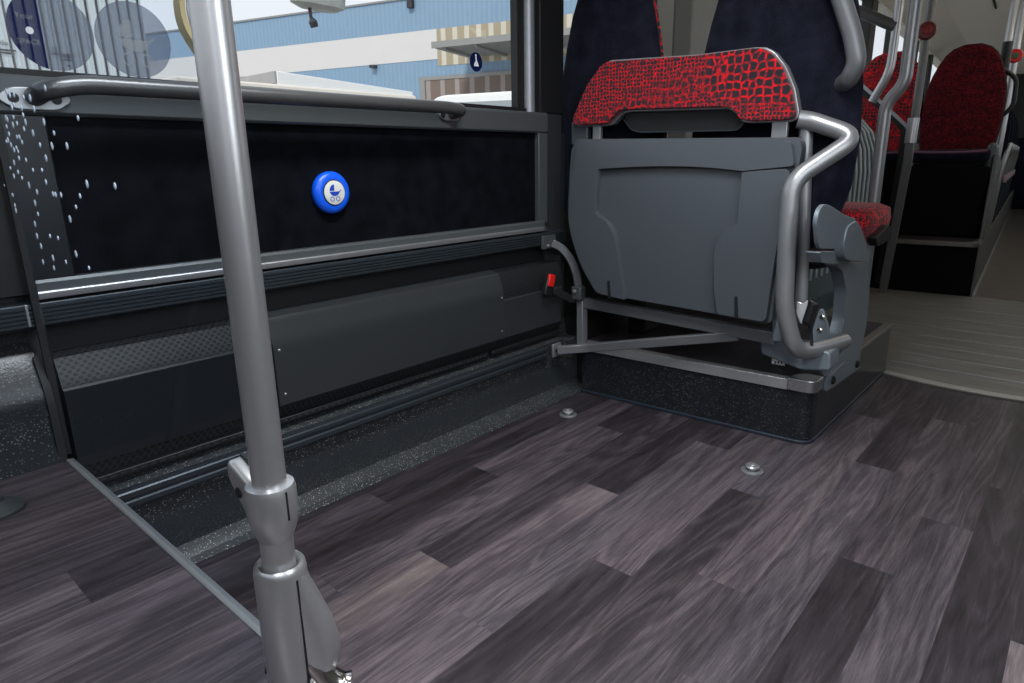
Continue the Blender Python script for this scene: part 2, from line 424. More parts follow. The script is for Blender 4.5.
# tie-down pucks
def puck(u, v):
    p = at(u, v, 'z', 0)
    return p
for i, (u, v, lb) in enumerate(((752, 471, 'round metal floor anchor in front of the seat platform corner'), (568, 415, 'round metal floor anchor beside the speckled side wall'))):
    p = puck(u, v); t = thing('floor_anchor', lb, 'floor anchor', (p.x, p.y, .0), 'tie-down anchors in the wood floor')
    obj('flange', lathe((p.x, p.y, .0005), (0, 0, 1), [(.034, 0), (.034, .003), (.028, .006), (.022, .006)]), 'alu', t)
    obj('stud', lathe((p.x, p.y, .006), (0, 0, 1), [(.012, 0), (.012, .006), (.021, .007), (.022, .012), (.018, .015), (.008, .015), (.007, .011)]), 'pole', t)

# ------------------------------------------------------------------ left wall
prof = [(-1.70, -.35), (-1.534, -.35), (-1.534, .002), (-1.545, .018), (-1.562, .030), (-1.580, .040), (-1.583, .19), (-1.583, .228), (-1.64, .232), (-1.655, .30), (-1.655, 1.06), (-1.70, 1.06)]
struct('wall_left', profile_y(prof, .318, 2.2), 'speck', angle=20)
prof2 = [(-1.70, .0), (-1.575, .0), (-1.575, .345), (-1.585, .38), (-1.588, .47), (-1.592, .50), (-1.605, .525), (-1.63, .57), (-1.655, .60), (-1.655, 1.06), (-1.70, 1.06)]
struct('wall_left_front', profile_y(prof2, -1.6, .318), 'speck_dark', angle=20)  # darker vinyl here puts the shade into the wall's colour
tag(obj('trim_1', prism([(x, .312, z) for x, z in ((-1.586, .345), (-1.578, .345), (-1.579, .47), (-1.588, .515), (-1.62, .575), (-1.626, .57), (-1.597, .513), (-1.588, .47))], (0, .014, 0)), 'rubber'), kind='structure')
# blue-grey channel along the lower wall
t = thing('wall_channel', 'blue-grey ribbed channel above the speckled skirting', 'channel', (-1.565, 1.2, .2))
obj('channel', profile_y([(-1.583, .192), (-1.563, .192), (-1.560, .196), (-1.560, .207), (-1.564, .210), (-1.564, .218), (-1.560, .221), (-1.560, .231), (-1.563, .234), (-1.583, .234)], .33, 1.97), 'alu_dark', t, angle=25)
# convector heater
t = thing('convector_heater', 'dark grey heater box along the lower bus wall', 'heater', (-1.58, 1.2, .26))
hp = [(-1.655, .25), (-1.612, .25), (-1.612, .262), (-1.60, .296), (-1.588, .318), (-1.586, .48), (-1.590, .505), (-1.600, .535), (-1.612, .562), (-1.655, .572)]
obj('body', profile_y(hp, .345, 2.10), 'mesh', t, angle=30)
obj('end_panel', profile_y([(-1.60, .318), (-1.585, .318), (-1.583, .495), (-1.586, .500), (-1.60, .500)], .345, .83), 'heater_dark', t, angle=30)  # shadow of the podium put into this panel's darker colour
obj('end_panel', profile_y([(-1.60, .318), (-1.585, .318), (-1.583, .46), (-1.586, .464), (-1.60, .464)], 1.735, 2.09), 'heater', t, angle=30)
cv = [(-1.60, .318), (-1.582, .316), (-1.5775, .322), (-1.5775, .475), (-1.5795, .495), (-1.585, .513), (-1.597, .546), (-1.6005, .556), (-1.605, .5615), (-1.612, .564), (-1.655, .574)]
c = obj('cover', profile_y(cv, .822, 1.735), 'heater', t, angle=28, bevel=.0015)
for y, z in ((.838, .476), (.842, .351), (1.722, .475), (1.720, .351)):
    s = obj('screw', lathe((-1.578, y, z), (1, 0, 0), [(.004, 0), (.004, .0015), (.002, .003)], 12), 'alu', c)
sl = bmesh.new(); box(sl, -1.612, -1.592, .345, 1.66, .262, .278); obj('slot_rail', sl, 'black', t, bevel=.002)
sl = bmesh.new()
for i in range(60): box(sl, -1.5925, -1.590, .36+i*.0216, .36+i*.0216+.012, .268, .273)
obj('slot_fins', sl, 'heater', t, smooth=False)
sl = bmesh.new(); box(sl, -1.612, -1.592, 1.68, 2.09, .262, .278); obj('slot_rail', sl, 'black', t, bevel=.002)
# speckled ledge below the grille
struct('recess_shade_strip', B(-1.66, -1.648, .34, 2.2, .565, .64), 'rubber')  # black strip standing in for the shade in the gap above the heater
tag(obj('trim_2', profile_y([(-1.655, .234), (-1.585, .230), (-1.585, .236), (-1.612, .250), (-1.655, .252)], .345, 2.1), 'speck'), kind='structure')
# ribbed aluminium rail
t = thing('seat_rail', 'dark ribbed aluminium rail below the silver trim on the wall', 'rail', (-1.6, .9, .66))
rp = [(-1.655, .632), (-1.612, .632), (-1.605, .636)]
z = .640
for i in range(5): rp += [(-1.600, z), (-1.600, z+.0045), (-1.604, z+.0055), (-1.604, z+.0075)]; z += .0088
rp += [(-1.606, .685), (-1.655, .687)]
obj('rail', profile_y(rp, -1.2, 2.14), 'alu_dark', t, angle=20)
obj('joint_clip', B(-1.606, -1.599, .313, .318, .640, .686), 'tube_grey', t, bevel=.001)
# upholstered panel in its frame
t = thing('upholstered_wall_panel', 'black felt wall panel in a grey frame below the window', 'wall panel', (-1.63, 1.2, .7))
obj('felt', B(-1.655, -1.640, .40, 2.0, .715, 1.075), 'felt', t, bevel=.004)
obj('frame_top', profile_y([(-1.66, 1.056), (-1.626, 1.056), (-1.620, 1.062), (-1.620, 1.122), (-1.626, 1.130), (-1.66, 1.134)], .335, 2.047), 'frame_grey', t, angle=25, bevel=.001)
obj('frame_side', B(-1.66, -1.6205, 1.992, 2.047, .72, 1.056), 'frame_grey', t, bevel=.003)
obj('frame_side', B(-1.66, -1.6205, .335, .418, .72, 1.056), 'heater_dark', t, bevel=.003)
tr = obj('bottom_trim', profile_y([(-1.66, .691), (-1.608, .691), (-1.6055, .694), (-1.6055, .704), (-1.614, .708), (-1.614, .724), (-1.618, .730), (-1.66, .730)], .335, 2.02), 'frame_grey', t, angle=25)
obj('bright_lip', profile_y([(-1.614, .6925), (-1.603, .6925), (-1.602, .696), (-1.602, .705), (-1.604, .7075), (-1.614, .7075)], .338, 2.0), 'alu', tr, angle=25)
struct('wall_left_lower', B(-1.72, -1.534, 2.2, 3.6, -.05, .30), 'black', smooth=False)
struct('wall_left_rear', B(-1.70, -1.634, 2.052, 2.15, .30, 1.128), plain('dark_grey_wall_lining', (.030, .033, .035), .45, .1), bevel=.002)
struct('wall_left_rear', B(-1.76, -1.70, 2.15, 3.6, .30, 1.128), M['rubber'])
tag(obj('trim_3', B(-1.66, -1.624, 2.0475, 2.053, .72, 1.128), 'rubber'), kind='structure')
tag(obj('trim_6', B(-1.66, -1.622, -1.6, .333, .70, 1.132), 'black', bevel=.004), kind='structure')

# the window in the side wall
struct('trim_4', B(-1.72, -1.655, -1.6, 1.963, 1.128, 1.146), 'rubber', bevel=.002)
struct('trim_5', B(-1.70, -1.668, 1.928, 1.975, 1.13, 2.02), 'rubber', bevel=.002)
w = struct('window_1', B(-1.693, -1.688, -1.6, 1.94, 1.14, 2.02), 'glass', smooth=False)
w2 = struct('window_2', B(-1.693, -1.688, 2.13, 2.9, 1.13, 2.02), 'glass', smooth=False)
struct('wall_pillar', lathe((-1.668, 1.990, 1.131), (0, 0, 1), [(.024, 0), (.024, .95)], 20), plain('pale_pillar_profile', (.30, .31, .33), .4, .5), normals=True)
struct('wall_pillar', B(-1.71, -1.636, 2.02, 2.165, 1.13, 2.1), 'rubber', bevel=.004)
struct('wall_pillar', B(-1.70, -1.655, 2.865, 2.885, 1.13, 2.1), 'rubber')
struct('wall_pillar', B(-1.72, -1.645, 2.885, 3.035, .9, 2.1), 'pillar', bevel=.006)
struct('wall_pillar', B(-1.72, -1.640, 3.035, 3.20, .9, 2.1), 'pillar_dk', bevel=.006)
struct('wall_pillar', B(-1.72, -1.640, 3.21, 3.60, .9, 2.1), 'pillar', bevel=.01)
struct('wall_left_top', B(-1.74, -1.60, -1.6, 3.6, 2.02, 2.46), 'cream')

# stickers on the window
def pram(c, rt, up, nr, s, th, bmf=None):
    """pram outline: hood, tub, handle, two ring wheels"""
    c, rt, up, nr = Vector(c), Vector(rt), Vector(up), Vector(nr)
    q = lambda a, b: c + rt*a*s + up*b*s
    bm = bmesh.new()
    hood = [q(-.02, .06)] + [q(-.02-.42*math.sin(a), .06+.48*math.cos(a)) for a in [i*PI/2/8 for i in range(9)]]
    prism(hood, nr*th, bm)
    tub = [q(-.46, .0), q(.42, .0)] + [q(.42*math.cos(a), -.34*math.sin(a)) for a in [i*PI/10 for i in range(1, 10)]] + [q(-.44, -.05)]
    prism(tub, nr*th, bm)
    prism([q(.38, -.03), q(.58, .14), q(.62, .10), q(.42, -.08)], nr*th, bm)
    for x in (-.24, .26):
        N = 18; cx, cy = x, -.56
        for k in range(N):
            a, b = 2*PI*k/N, 2*PI*(k+1)/N
            prism([q(cx+.14*math.cos(a), cy+.14*math.sin(a)), q(cx+.14*math.cos(b), cy+.14*math.sin(b)), q(cx+.19*math.cos(b), cy+.19*math.sin(b)), q(cx+.19*math.cos(a), cy+.19*math.sin(a))], nr*th, bm)
    return bm
X, Y, Z = Vector((1, 0, 0)), Vector((0, 1, 0)), Vector((0, 0, 1))
def text_obj(name, body, c, rt, up, size, mat, parent, ext=.0003, align='CENTER'):
    cu = bpy.data.curves.new(name, 'FONT'); cu.body = body; cu.size = size; cu.align_x = align; cu.align_y = 'CENTER'; cu.extrude = ext
    tmp = bpy.data.objects.new('tmp', cu); COL.objects.link(tmp)
    dg = bpy.context.evaluated_depsgraph_get(); me = bpy.data.meshes.new_from_object(tmp.evaluated_get(dg))
    bpy.data.objects.remove(tmp)
    bm = bmesh.new(); bm.from_mesh(me); bpy.data.meshes.remove(me)
    rt, up = Vector(rt).normalized(), Vector(up).normalized(); nr = rt.cross(up)
    mt = Matrix.Identity(4)
    for i in range(3): mt[i][0] = rt[i]; mt[i][1] = up[i]; mt[i][2] = nr[i]; mt[i][3] = c[i]
    xform(bm, mt)
    return obj(name, bm, mat, parent, smooth=False, normals=False)
SX = -1.6875
c1 = at(134, 40, 'x', SX); c2 = at(52, 31, 'x', SX)
t = thing('window_sticker', 'grey see-through round sticker with pale pram on the window', 'sticker', c1, 'round stickers on the side window')
obj('film', disc(c1, X, .079, .0006, 48), 'film', t, smooth=False)
obj('pram_print', pram(c1+X*.0012, Y, Z, X, .075, .0004), 'film_light', t, smooth=False)
t = thing('window_sticker', 'round window sticker half navy blue, half see-through grey', 'sticker', c2, 'round stickers on the side window')
obj('film', disc(c2, X, .077, .0006, 48), 'film', t, smooth=False)
seg = [c2+X*.0009+Y*(.0775*math.cos(a))+Z*(.0775*math.sin(a)) for a in [math.radians(104)+math.radians(152)*i/24 for i in range(25)]]
nv = obj('navy_field', prism(seg, X*.0005), 'navy_ink', t, smooth=False)
text_obj('lettering', 'Your', c2+X*.0018+Y*-.045+Z*.022, Y, Z, .016, 'film_light', nv)
text_obj('lettering', 'SPACE', c2+X*.0018+Y*-.045+Z*-.026, Y, Z, .014, 'film_light', nv)
obj('white_mark', disc(c2+X*.0018+Y*-.040+Z*-.004, X, .007, .0003, 16), 'white', nv, smooth=False)
c3 = at(476, 62, 'x', SX)
t = thing('window_sticker', 'small navy round sticker with white figure near the window pillar', 'sticker', c3, 'round stickers on the side window')
obj('film', disc(c3, X, .031, .0006, 40), 'navy_ink', t, smooth=False)
pm = pram(c3+X*.0012, Y, Z, X, .0001, .0004)
pm.free(); bm = bmesh.new()
prism([c3+X*.001+Y*a+Z*b for a, b in ((-.004, .017), (.002, .017), (.003, .006), (.010, -.006), (.012, -.014), (-.012, -.014), (-.009, -.004), (-.003, .002))], X*.0004, bm)
obj('figure_print', bm, 'white', t, smooth=False)
obj('head_print', disc(c3+X*.001+Y*-.001+Z*.021, X, .004, .0004, 16), 'white', t, smooth=False)

# pram stop button
bc = at(331.5, 192.5, 'x', -1.627)
t = thing('stop_button', 'round blue pram request button on the black felt panel', 'button', bc)
obj('housing', lathe((-1.6400, bc.y, bc.z), X, [(.055, 0), (.058, .004), (.058, .014), (.054, .021), (.044, .0255), (.038, .0255)], 48), 'blue', t, angle=50)
obj('ring_gap', lathe((-1.6150, bc.y, bc.z), X, [(.036, 0), (.036, .0014), (.034, .0018)], 48), 'rubber', t)
f_ = obj('push_face', lathe((-1.6140, bc.y, bc.z), X, [(.033, 0), (.033, .003), (.030, .0042), (.001, .0046)], 48), 'button_face', t)
obj('pram_print', pram(Vector((-1.6096, bc.y-.001, bc.z+.003)), Y, Z, X, .036, .0006), 'blue_ink', f_, smooth=False)

# handrail below the window
t = thing('handrail', 'grey horizontal handrail along the bottom of the side window', 'handrail', (-1.57, .95, 1.1))
hr = fillet([(-1.612, .405, 1.090), (-1.545, .408, 1.098), (-1.545, .47, 1.112), (-1.552, 1.47, 1.117), (-1.556, 1.535, 1.112), (-1.612, 1.54, 1.106)], .04)
obj('tube', tube(hr, .0185, n=20), 'handrail', t, angle=60)
for yc, zc, ks in ((.405, 1.086, 1.25), (1.535, 1.100, 1.)):
    pl = round_poly([(-1.6195, yc+a_*ks, zc+b_*ks) for a_, b_ in ((-.054, 0), (-.030, .017), (.030, .017), (.054, 0), (.030, -.017), (-.030, -.017))], .014)
    b_ = obj('bracket', prism(pl, (.007, 0, 0)), 'alu', t, bevel=.002)
    for s in (-1, 1): obj('bolt_hole', disc((-1.6122, yc+s*.036, zc), X, .0095, .0006, 20), 'rubber', b_)

# ------------------------------------------------------------------ pole, glass screen
PX, PY = -.618, .300
t = thing('grab_pole', 'thick brushed steel pole in the left foreground beside the glass screen', 'pole', (PX, PY, .345))
obj('tube', tube([(PX, PY, .42), (PX, PY, 2.44)], .0178, n=28), 'pole', t, angle=60)
zc0, zc1 = .574, .622
obj('collar', lathe((PX, PY, 0), Z, [(.0185, zc0-.016), (.0215, zc0-.008), (.0250, zc0+.002), (.0268, zc0+.016), (.0268, zc1-.006), (.0250, zc1), (.0195, zc1+.001)], 32), 'pole', t, angle=40)
# glass clamp jaw at the side of the collar (towards the pane)
jaw = round_poly([(PX-.006, PY, zc0-.004), (PX-.034, PY, zc0+.006), (PX-.056, PY, zc0+.028), (PX-.068, PY, zc1-.006), (PX-.064, PY, zc1+.016), (PX-.044, PY, zc1+.010), (PX-.006, PY, zc1-.004)], .011)
j = obj('clamp_jaw', prism([p+Vector((0, -.016, 0)) for p in jaw], (0, .034, 0)), 'pole', t, bevel=.009, seg=4)
obj('jaw_slot', B(PX-.060, PX-.028, PY-.001, PY+.004, zc1-.004, zc1+.0165), 'rubber', j)
obj('screw', disc((PX-.040, PY-.0165, zc0+.030), -Y, .0065, .001, 16), 'rubber', j)
def surf(bm, ang): return xform(bm, Matrix.Translation((PX, PY, 0)) @ Matrix.Rotation(math.radians(ang), 4, 'Z'))
obj('split_line', surf(B(.0255, .0273, -.0010, .0010, zc0+.012, zc1-.003), 8), 'rubber', t, smooth=False)
# base socket: barrel flaring into a wing near the floor
zb0, zb1 = .366, .527
sock = obj('base_socket', lathe((PX, PY, 0), Z, [(.0230, zb0), (.0268, zb0+.004), (.0282, zb0+.02), (.0286, zb0+.08), (.0284, zb1-.010), (.0272, zb1-.003), (.0245, zb1), (.0205, zb1-.004), (.0195, zb1-.03)], 40), 'pole', t, angle=50)
secs = []
for z_, ext, hy in ((zb0+.002, .036, .017), (zb0+.008, .048, .0215), (zb0+.022, .0560, .0240), (zb0+.045, .0565, .0245), (zb0+.075, .0500, .0245), (zb0+.105, .0400, .0245), (zb0+.130, .0310, .0240), (zb0+.146, .0268, .0230)):
    secs.append((ext/2, 0, z_, ext/2, hy*.97))
obj('socket_wing', surf(loft(secs, 36, 2.3), 62), 'pole', sock, angle=50)
obj('seam', surf(B(.0262, .0293, -.0010, .0010, zb0+.010, zb1-.014), 7), 'rubber', sock, smooth=False)
obj('screw', surf(disc((-.0165, -.0238, zb0+.020), (-.55, -.83, 0), .005, .001, 16), -6), 'rubber', sock)
foot = [Vector((.020, -.004, .40)), Vector((.034, -.004, .372)), Vector((.052, -.004, .352)), Vector((.066, -.004, .352))]
bm = bmesh.new(); fp = fillet(foot, .02)
obj('foot', surf(tube(fp, [.0155+.0006*(i % 2) for i in range(len(fp))], n=24), 52), 'pole_pol', t, angle=60)
obj('foot_plate', lathe((PX+.002, PY-.002, .3455), Z, [(.030, 0), (.030, .004), (.022, .007), (.020, .03)], 32), 'pole', t)

t = thing('glass_screen', 'shade-darkened glass screen between the steel pole and the window wall', 'glass screen', (-1.1, .329, .36))
obj('pane', B(-1.598, -.655, .3275, .3355, .352, 1.95), 'glass_screen', t, smooth=False)
obj('wall_seal', prism([(-1.600, .3245, .352), (-1.592, .3245, .352), (-1.592, .3385, .352), (-1.600, .3385, .352)], (0, 0, 1.58)), 'rubber', t)
q = at(-7, 512, 'z', .345)
tf = thing('seat_pedestal', 'dark round pedestal foot on the raised floor at the left picture edge', 'pedestal', q)
obj('foot', lathe(q, Z, [(.050, 0), (.050, .006), (.040, .012), (.022, .022), (.020, .03)], 32), 'heater', tf)
obj('column', tube([q+Vector((0, 0, .02)), q+Vector((-.10, -.16, .40))], .018, n=14), 'black', tf)
# small pale specks on the pane
bm = bmesh.new(); rd = random.Random(11)
pts = [(14, 95), (23, 115), (30, 98), (13, 125), (24, 129), (44, 122), (54, 133), (9, 134), (33, 133), (6, 118), (17, 137), (52, 146), (78, 118), (40, 145), (67, 146), (19, 158), (26, 160), (33, 170), (42, 170), (46, 182), (18, 172), (14, 150), (53, 194), (61, 195), (87, 184), (115, 186), (37, 192), (35, 203), (38, 214), (76, 207), (70, 219), (35, 224), (50, 236), (58, 238), (41, 246), (53, 258), (66, 262), (76, 254), (37, 236), (43, 262), (54, 268), (89, 268), (22, 178), (29, 185), (12, 108), (34, 109), (22, 142), (46, 158), (8, 140), (80, 196)]
pts += [(rd.uniform(3, 16+40*rd.random()**2), rd.uniform(88, 215)) for _ in range(26)]
for u, v in pts:
    p = at(u, v, 'y', .3272); s = rd.uniform(.6, 1.15)
    bmesh.ops.create_icosphere(bm, subdivisions=2, radius=1, matrix=Matrix.Translation(p) @ Matrix.Diagonal((.0042*s, .0014, .0058*s, 1)))
tag(obj('pane_specks', bm, plain('milky_specks', (.62, .72, .85), .15, 0, .05), t), kind='stuff')

# ------------------------------------------------------------------ seat platform
PT = .225
t = thing('seat_platform', 'low black speckled platform under the folded seat', 'platform', (-1.1, 2.6, 0))
pf = [(-1.53, 2.165), (-.611, 2.203), (-.611, 3.26), (-1.53, 3.26)]
ol = round_poly([(x, y, 0) for x, y in pf], [.0, .055, .0, 0], 8)
obj('body', prism([Vector((p.x, p.y, .001)) for p in ol], (0, 0, PT-.006)), 'speck_dark', t, angle=25)
big = round_poly([(-1.53, 2.158, 0), (-.605, 2.196, 0), (-.605, 3.265, 0), (-1.53, 3.265, 0)], [.0, .058, .0, 0], 8)
obj('base_bead', prism([Vector((p.x, p.y, .0005)) for p in big], (0, 0, .012)), plain('blue_black_bead', (.018, .025, .04), .4), t, angle=25, bevel=.003)
pr_ = [(-1.50+.0, -.675, k) for k in range(0)]
prows = [(-1.53+.117*k, -1.53+.117*(k+1), [2.5+.1*(k % 3)], [.22, .3]) for k in range(8)]
bm = plank_mesh(prows, (-1.53, -.635, 2.19, 3.25), PT)
obj('plank_top', bm, 'wood', t, smooth=False)
bm = prism([(-1.53, 2.155, PT-.036), (-1.53, 2.155, PT+.001), (-1.53, 2.185, PT+.003), (-1.53, 2.195, PT-.001), (-1.53, 2.170, PT-.008), (-1.53, 2.165, PT-.036)], (.835, .0345, 0))
obj('edge_trim', bm, 'trim_alu', t, bevel=.001)
cap = round_poly([(-.696, 2.187, 0), (-.603, 2.191, 0), (-.603, 2.275, 0), (-.660, 2.275, 0), (-.690, 2.24, 0)], [.0, .055, .01, .01, .02], 8)
obj('corner_cap', prism([Vector((p.x, p.y, PT-.036)) for p in cap], (0, 0, .045)), plain('polished_corner_steel', (.55, .55, .56), .25, .9, .03), t, bevel=.004, angle=40)
obj('side_trim', B(-.64, -.606, 2.62, 3.262, PT-.010, PT+.003), plain('worn_tan_nosing', (.22, .20, .17), .4, .3, .1), t, bevel=.002)

# ------------------------------------------------------------------ folding seat
def bend(bm, z0=.62, ku=.20, kd=.10):
    zs = [v.co.z for v in bm.verts]; a, b = min(zs), max(zs)
    for i in range(1, 16):
        z = a+(b-a)*i/16
        bmesh.ops.bisect_plane(bm, geom=bm.verts[:]+bm.edges[:]+bm.faces[:], plane_co=(0, 0, z), plane_no=(0, 0, 1))
    for v in bm.verts:
        d = v.co.z-z0; v.co.y += (ku if d > 0 else kd)*d*d
    return bm
t = thing('folding_seat', 'folded grey double seat with red patterned backrest pad facing the pram bay', 'seat', (-1.15, 2.12, PT))
YP = 2.060
def px(pts, y): return [at(u, v, 'y', y) for u, v in pts]
pan = round_poly(px([(572, 139), (795, 137), (799, 146), (797, 165), (776, 285), (771, 323), (760, 324), (705, 312), (612, 296), (596, 294), (580, 266), (567, 225), (567, 148)], YP), [.03, .03, .02, .05, .05, .02, .02, .05, .05, .02, .08, .08, .03], 5)
obj('seat_pan', bend(prism(pan, (0, .042, 0))), 'seat_grey', t, bevel=.010, seg=4)
# raised side pads around the recessed centre panel
rt_ = round_poly(px([(743, 172), (792, 168), (774, 283), (768, 321), (720, 313), (717, 290), (717, 250), (722, 236), (733, 226), (740, 224)], YP-.001), [.008, .03, .03, .02, .01, .03, .03, .03, .02, .01], 4)
pad = obj('side_pad', bend(prism(rt_, (0, -.026, 0))), 'seat_grey', t, bevel=.018, seg=4)
lf = round_poly(px([(572, 170), (599, 168), (598, 214), (610, 220), (619, 236), (628, 299), (600, 292), (584, 264), (572, 225)], YP-.001), [.02, .008, .02, .03, .03, .006, .02, .06, .05], 4)
obj('side_pad', bend(prism(lf, (0, -.026, 0))), 'seat_grey', t, bevel=.018, seg=4)
tp = round_poly(px([(576, 142), (790, 140), (794, 166), (743, 171), (705, 167), (665, 166), (630, 167), (599, 169), (574, 172)], YP-.001), [.02, .02, .01, .004, .1, .1, .1, .004, .01], 3)
obj('top_pad', bend(prism(tp, (0, -.022, 0))), 'seat_grey', t, bevel=.012, seg=4)
for u in (608, 735):   # slots by the hinge straps
    p = at(u, 290 if u < 700 else 307, 'y', YP-.029)
    q = [p+Vector((-.004, 0, .035)), p+Vector((.004, 0, .035)), p+Vector((.012, 0, -.03)), p+Vector((.0, 0, -.03))]
    obj('hinge_slot', prism(q, (0, .004, 0)), 'rubber', t)
# backrest pad
YB = 2.11
padp = px([(573, 124), (574, 116), (588, 84), (603, 64), (610, 60), (700, 54), (755, 47), (766, 47), (775, 52), (786, 66), (795, 88), (799, 112), (798, 119), (790, 122), (748, 123), (742, 122), (733, 111), (727, 109), (628, 112), (622, 114), (612, 125), (604, 126), (578, 127)], YB)
rp_ = round_poly(padp, .008, 2)
fr_ = obj('backrest_shell', prism([p+Vector((0, .002, 0)) for p in rp_], (0, .03, 0)), 'tube_grey', t, bevel=.003, seg=2)
cen = sum(padp, Vector())/len(padp)
ins = round_poly(px([(576, 123), (577, 116), (590, 86), (604, 66), (611, 62), (700, 56), (755, 49), (765, 49), (773, 54), (784, 68), (793, 90), (797, 112), (796, 118), (789, 120), (749, 121), (743, 120), (735, 109), (728, 107), (627, 110), (620, 112), (611, 123), (604, 124), (579, 125)], YB), .008, 2)
obj('backrest_pad', prism(ins, (0, -.022, 0)), 'red_fab', t, bevel=.007, seg=3)
bk = round_poly(px([(622, 112), (736, 108), (745, 124), (738, 131), (640, 133), (630, 130)], YB+.02), .02, 3)
obj('grip_recess', prism(bk, (0, .012, 0)), 'rubber', t, bevel=.003)
gl_ = [p+Vector((0, -.004, 0)) for p in px([(624, 119), (632, 130), (641, 132.5), (737, 130.5), (744, 124)], YB+.02)]
obj('recess_edge', tube(fillet(gl_, .01), .0022, n=8), 'alu_dark', t)
for u0, u1 in ((594, 601), (773, 786)):
    a = at(u0, 122, 'y', YB+.012); b = at(u1, 150, 'y', YB+.012)
    obj('back_strut', B(a.x, b.x, YB+.004, YB+.022, b.z, a.z), 'tube_grey', t, bevel=.002)
a = at(574, 122, 'y', YB+.03); b = at(590, 145, 'y', YB+.03)
obj('back_strut', B(a.x, b.x, YB+.01, YB+.04, b.z, a.z), 'seat_grey', t, bevel=.006)
# tube frame
bar0 = at(590, 303, 'y', 2.13); bar1 = at(777, 338, 'y', 2.13)
obj('cross_bar', tube([bar0+Vector((-.02, 0, 0)), bar1], 0, sq=(.032, .042)), 'frame_metal', t, bevel=.003)
post_t = at(582, 300, 'y', 2.12); post_b = at(582, 346, 'y', 2.10)
obj('corner_post', tube([post_t, post_b], 0, sq=(.036, .030)), 'frame_metal', t, bevel=.003)
lo0 = at(557, 350, 'x', -1.552); lo1 = at(738, 335.5, 'y', 2.128)
obj('diagonal_strut', tube(fillet([lo0, at(586, 348, 'y', 2.09), lo1], .03), 0, sq=(.022, .034)), 'frame_metal', t, bevel=.003)
obj('wall_plate', B(-1.561, -1.552, lo0.y-.026, lo0.y+.028, lo0.z-.028, lo0.z+.028), 'alu', t, bevel=.003)
obj('bolt', lathe((-1.552, lo0.y, lo0.z), X, [(.011, 0), (.011, .006), (.007, .009)], 16), 'rubber', t)
# curved wall arm
arm = [at(552, 243, 'x', -1.585), at(561, 247, 'x', -1.565)+Vector((0, 0, 0)), at(571, 259, 'y', 2.09), at(577, 275, 'y', 2.10), at(579, 296, 'y', 2.11)]
obj('wall_arm', tube(fillet(arm, .05, 5), 0, sq=(.014, .030)), 'frame_metal', t, bevel=.002)
p = at(546, 241, 'x', -1.598)
w_ = obj('wall_bracket', B(-1.600, -1.588, p.y-.03, p.y+.05, p.z-.03, p.z+.022), 'frame_grey', t, bevel=.002)
for dy in (.0, .03): obj('bolt', lathe((-1.588, p.y+dy, p.z-.018), X, [(.007, 0), (.007, .006), (.004, .008)], 12), 'alu', w_)
p = at(578, 296, 'y', 2.10)
obj('arm_knuckle', B(p.x-.024, p.x+.022, 2.085, 2.125, p.z-.016, p.z+.04), 'frame_grey', t, bevel=.006)
obj('bolt', lathe((p.x-.006, 2.085, p.z+.02), -Y, [(.008, 0), (.008, .006), (.005, .008)], 12), 'alu', t)
# side guard loop
lp = [at(798, 119, 'y', 2.13), at(812, 121, 'y', 2.145), at(858, 137, 'y', 2.15), at(791, 181, 'y', 2.03), at(783, 300, 'y', 2.02), at(800, 352, 'y', 2.06), at(818, 349, 'y', 2.17), at(844, 341, 'y', 2.34)]
gp = [lp[0], lp[1], lp[2], lp[3], at(786.5, 250, 'y', 2.02), at(784, 310, 'y', 2.025), at(795, 352, 'y', 2.06), lp[6], lp[7]]
obj('side_guard', tube(fillet(gp, .055, 8), .0265, n=20), 'tube_grey', t, angle=60)
obj('guard_post', tube([at(806, 127, 'y', 2.16), at(804, 200, 'y', 2.16), at(800, 322, 'y', 2.16)], .021, n=18), 'tube_grey', t, angle=60)
# hinge plate and buckle at the corner
hp_ = px([(772, 290), (781, 289), (781, 342), (772, 341)], 2.11)
obj('hinge_plate', prism(hp_, (0, .03, 0)), 'cast_grey', t, bevel=.003)
lb_ = px([(760, 341), (766, 340), (830, 352), (830, 371), (800, 370), (761, 354)], 2.16)
obj('lower_housing', prism(round_poly(lb_, .012), (0, .10, 0)), 'cast_grey', t, bevel=.006)
mech = px([(768, 355), (806, 362), (800, 372), (786, 374), (772, 367)], 2.20)
mc = obj('latch_mechanism', prism(round_poly(mech, .02), (0, .05, 0)), 'black', t, bevel=.006)
tg = px([(772, 358), (785, 360.5), (784.5, 366), (771.5, 363.5)], 2.196)
lbl = obj('label_tag', prism(tg, (0, .003, 0)), 'white', mc, smooth=False)
for u in (774.5, 777.5, 781):
    obj('label_mark', prism(px([(u, 361), (u+1.6, 361.3), (u+1.5, 363.8), (u, 363.5)], 2.1958), (0, -.0004, 0)), 'text_ink', lbl, smooth=False)
mp = px([(819, 309), (823, 309), (828.5, 326), (829, 338), (819, 345), (812, 344), (812, 330)], 2.24)
mpl = obj('mount_plate', prism(round_poly(mp, .012), (0, .012, 0)), 'cast_grey', t, bevel=.003)
mp2 = px([(817, 354), (832, 350), (835, 366), (827, 377), (823, 376)], 2.25)
obj('mount_plate', prism(round_poly(mp2, .008), (0, .012, 0)), 'cast_grey', t, bevel=.003)
for u, v in ((822.5, 317), (820, 330), (830.5, 357), (825.5, 367)):
    obj('rivet', lathe(at(u, v, 'y', 2.24 if v < 340 else 2.25), -Y, [(.008, 0), (.008, .004), (.004, .007)], 14), 'pole_pol', mpl)

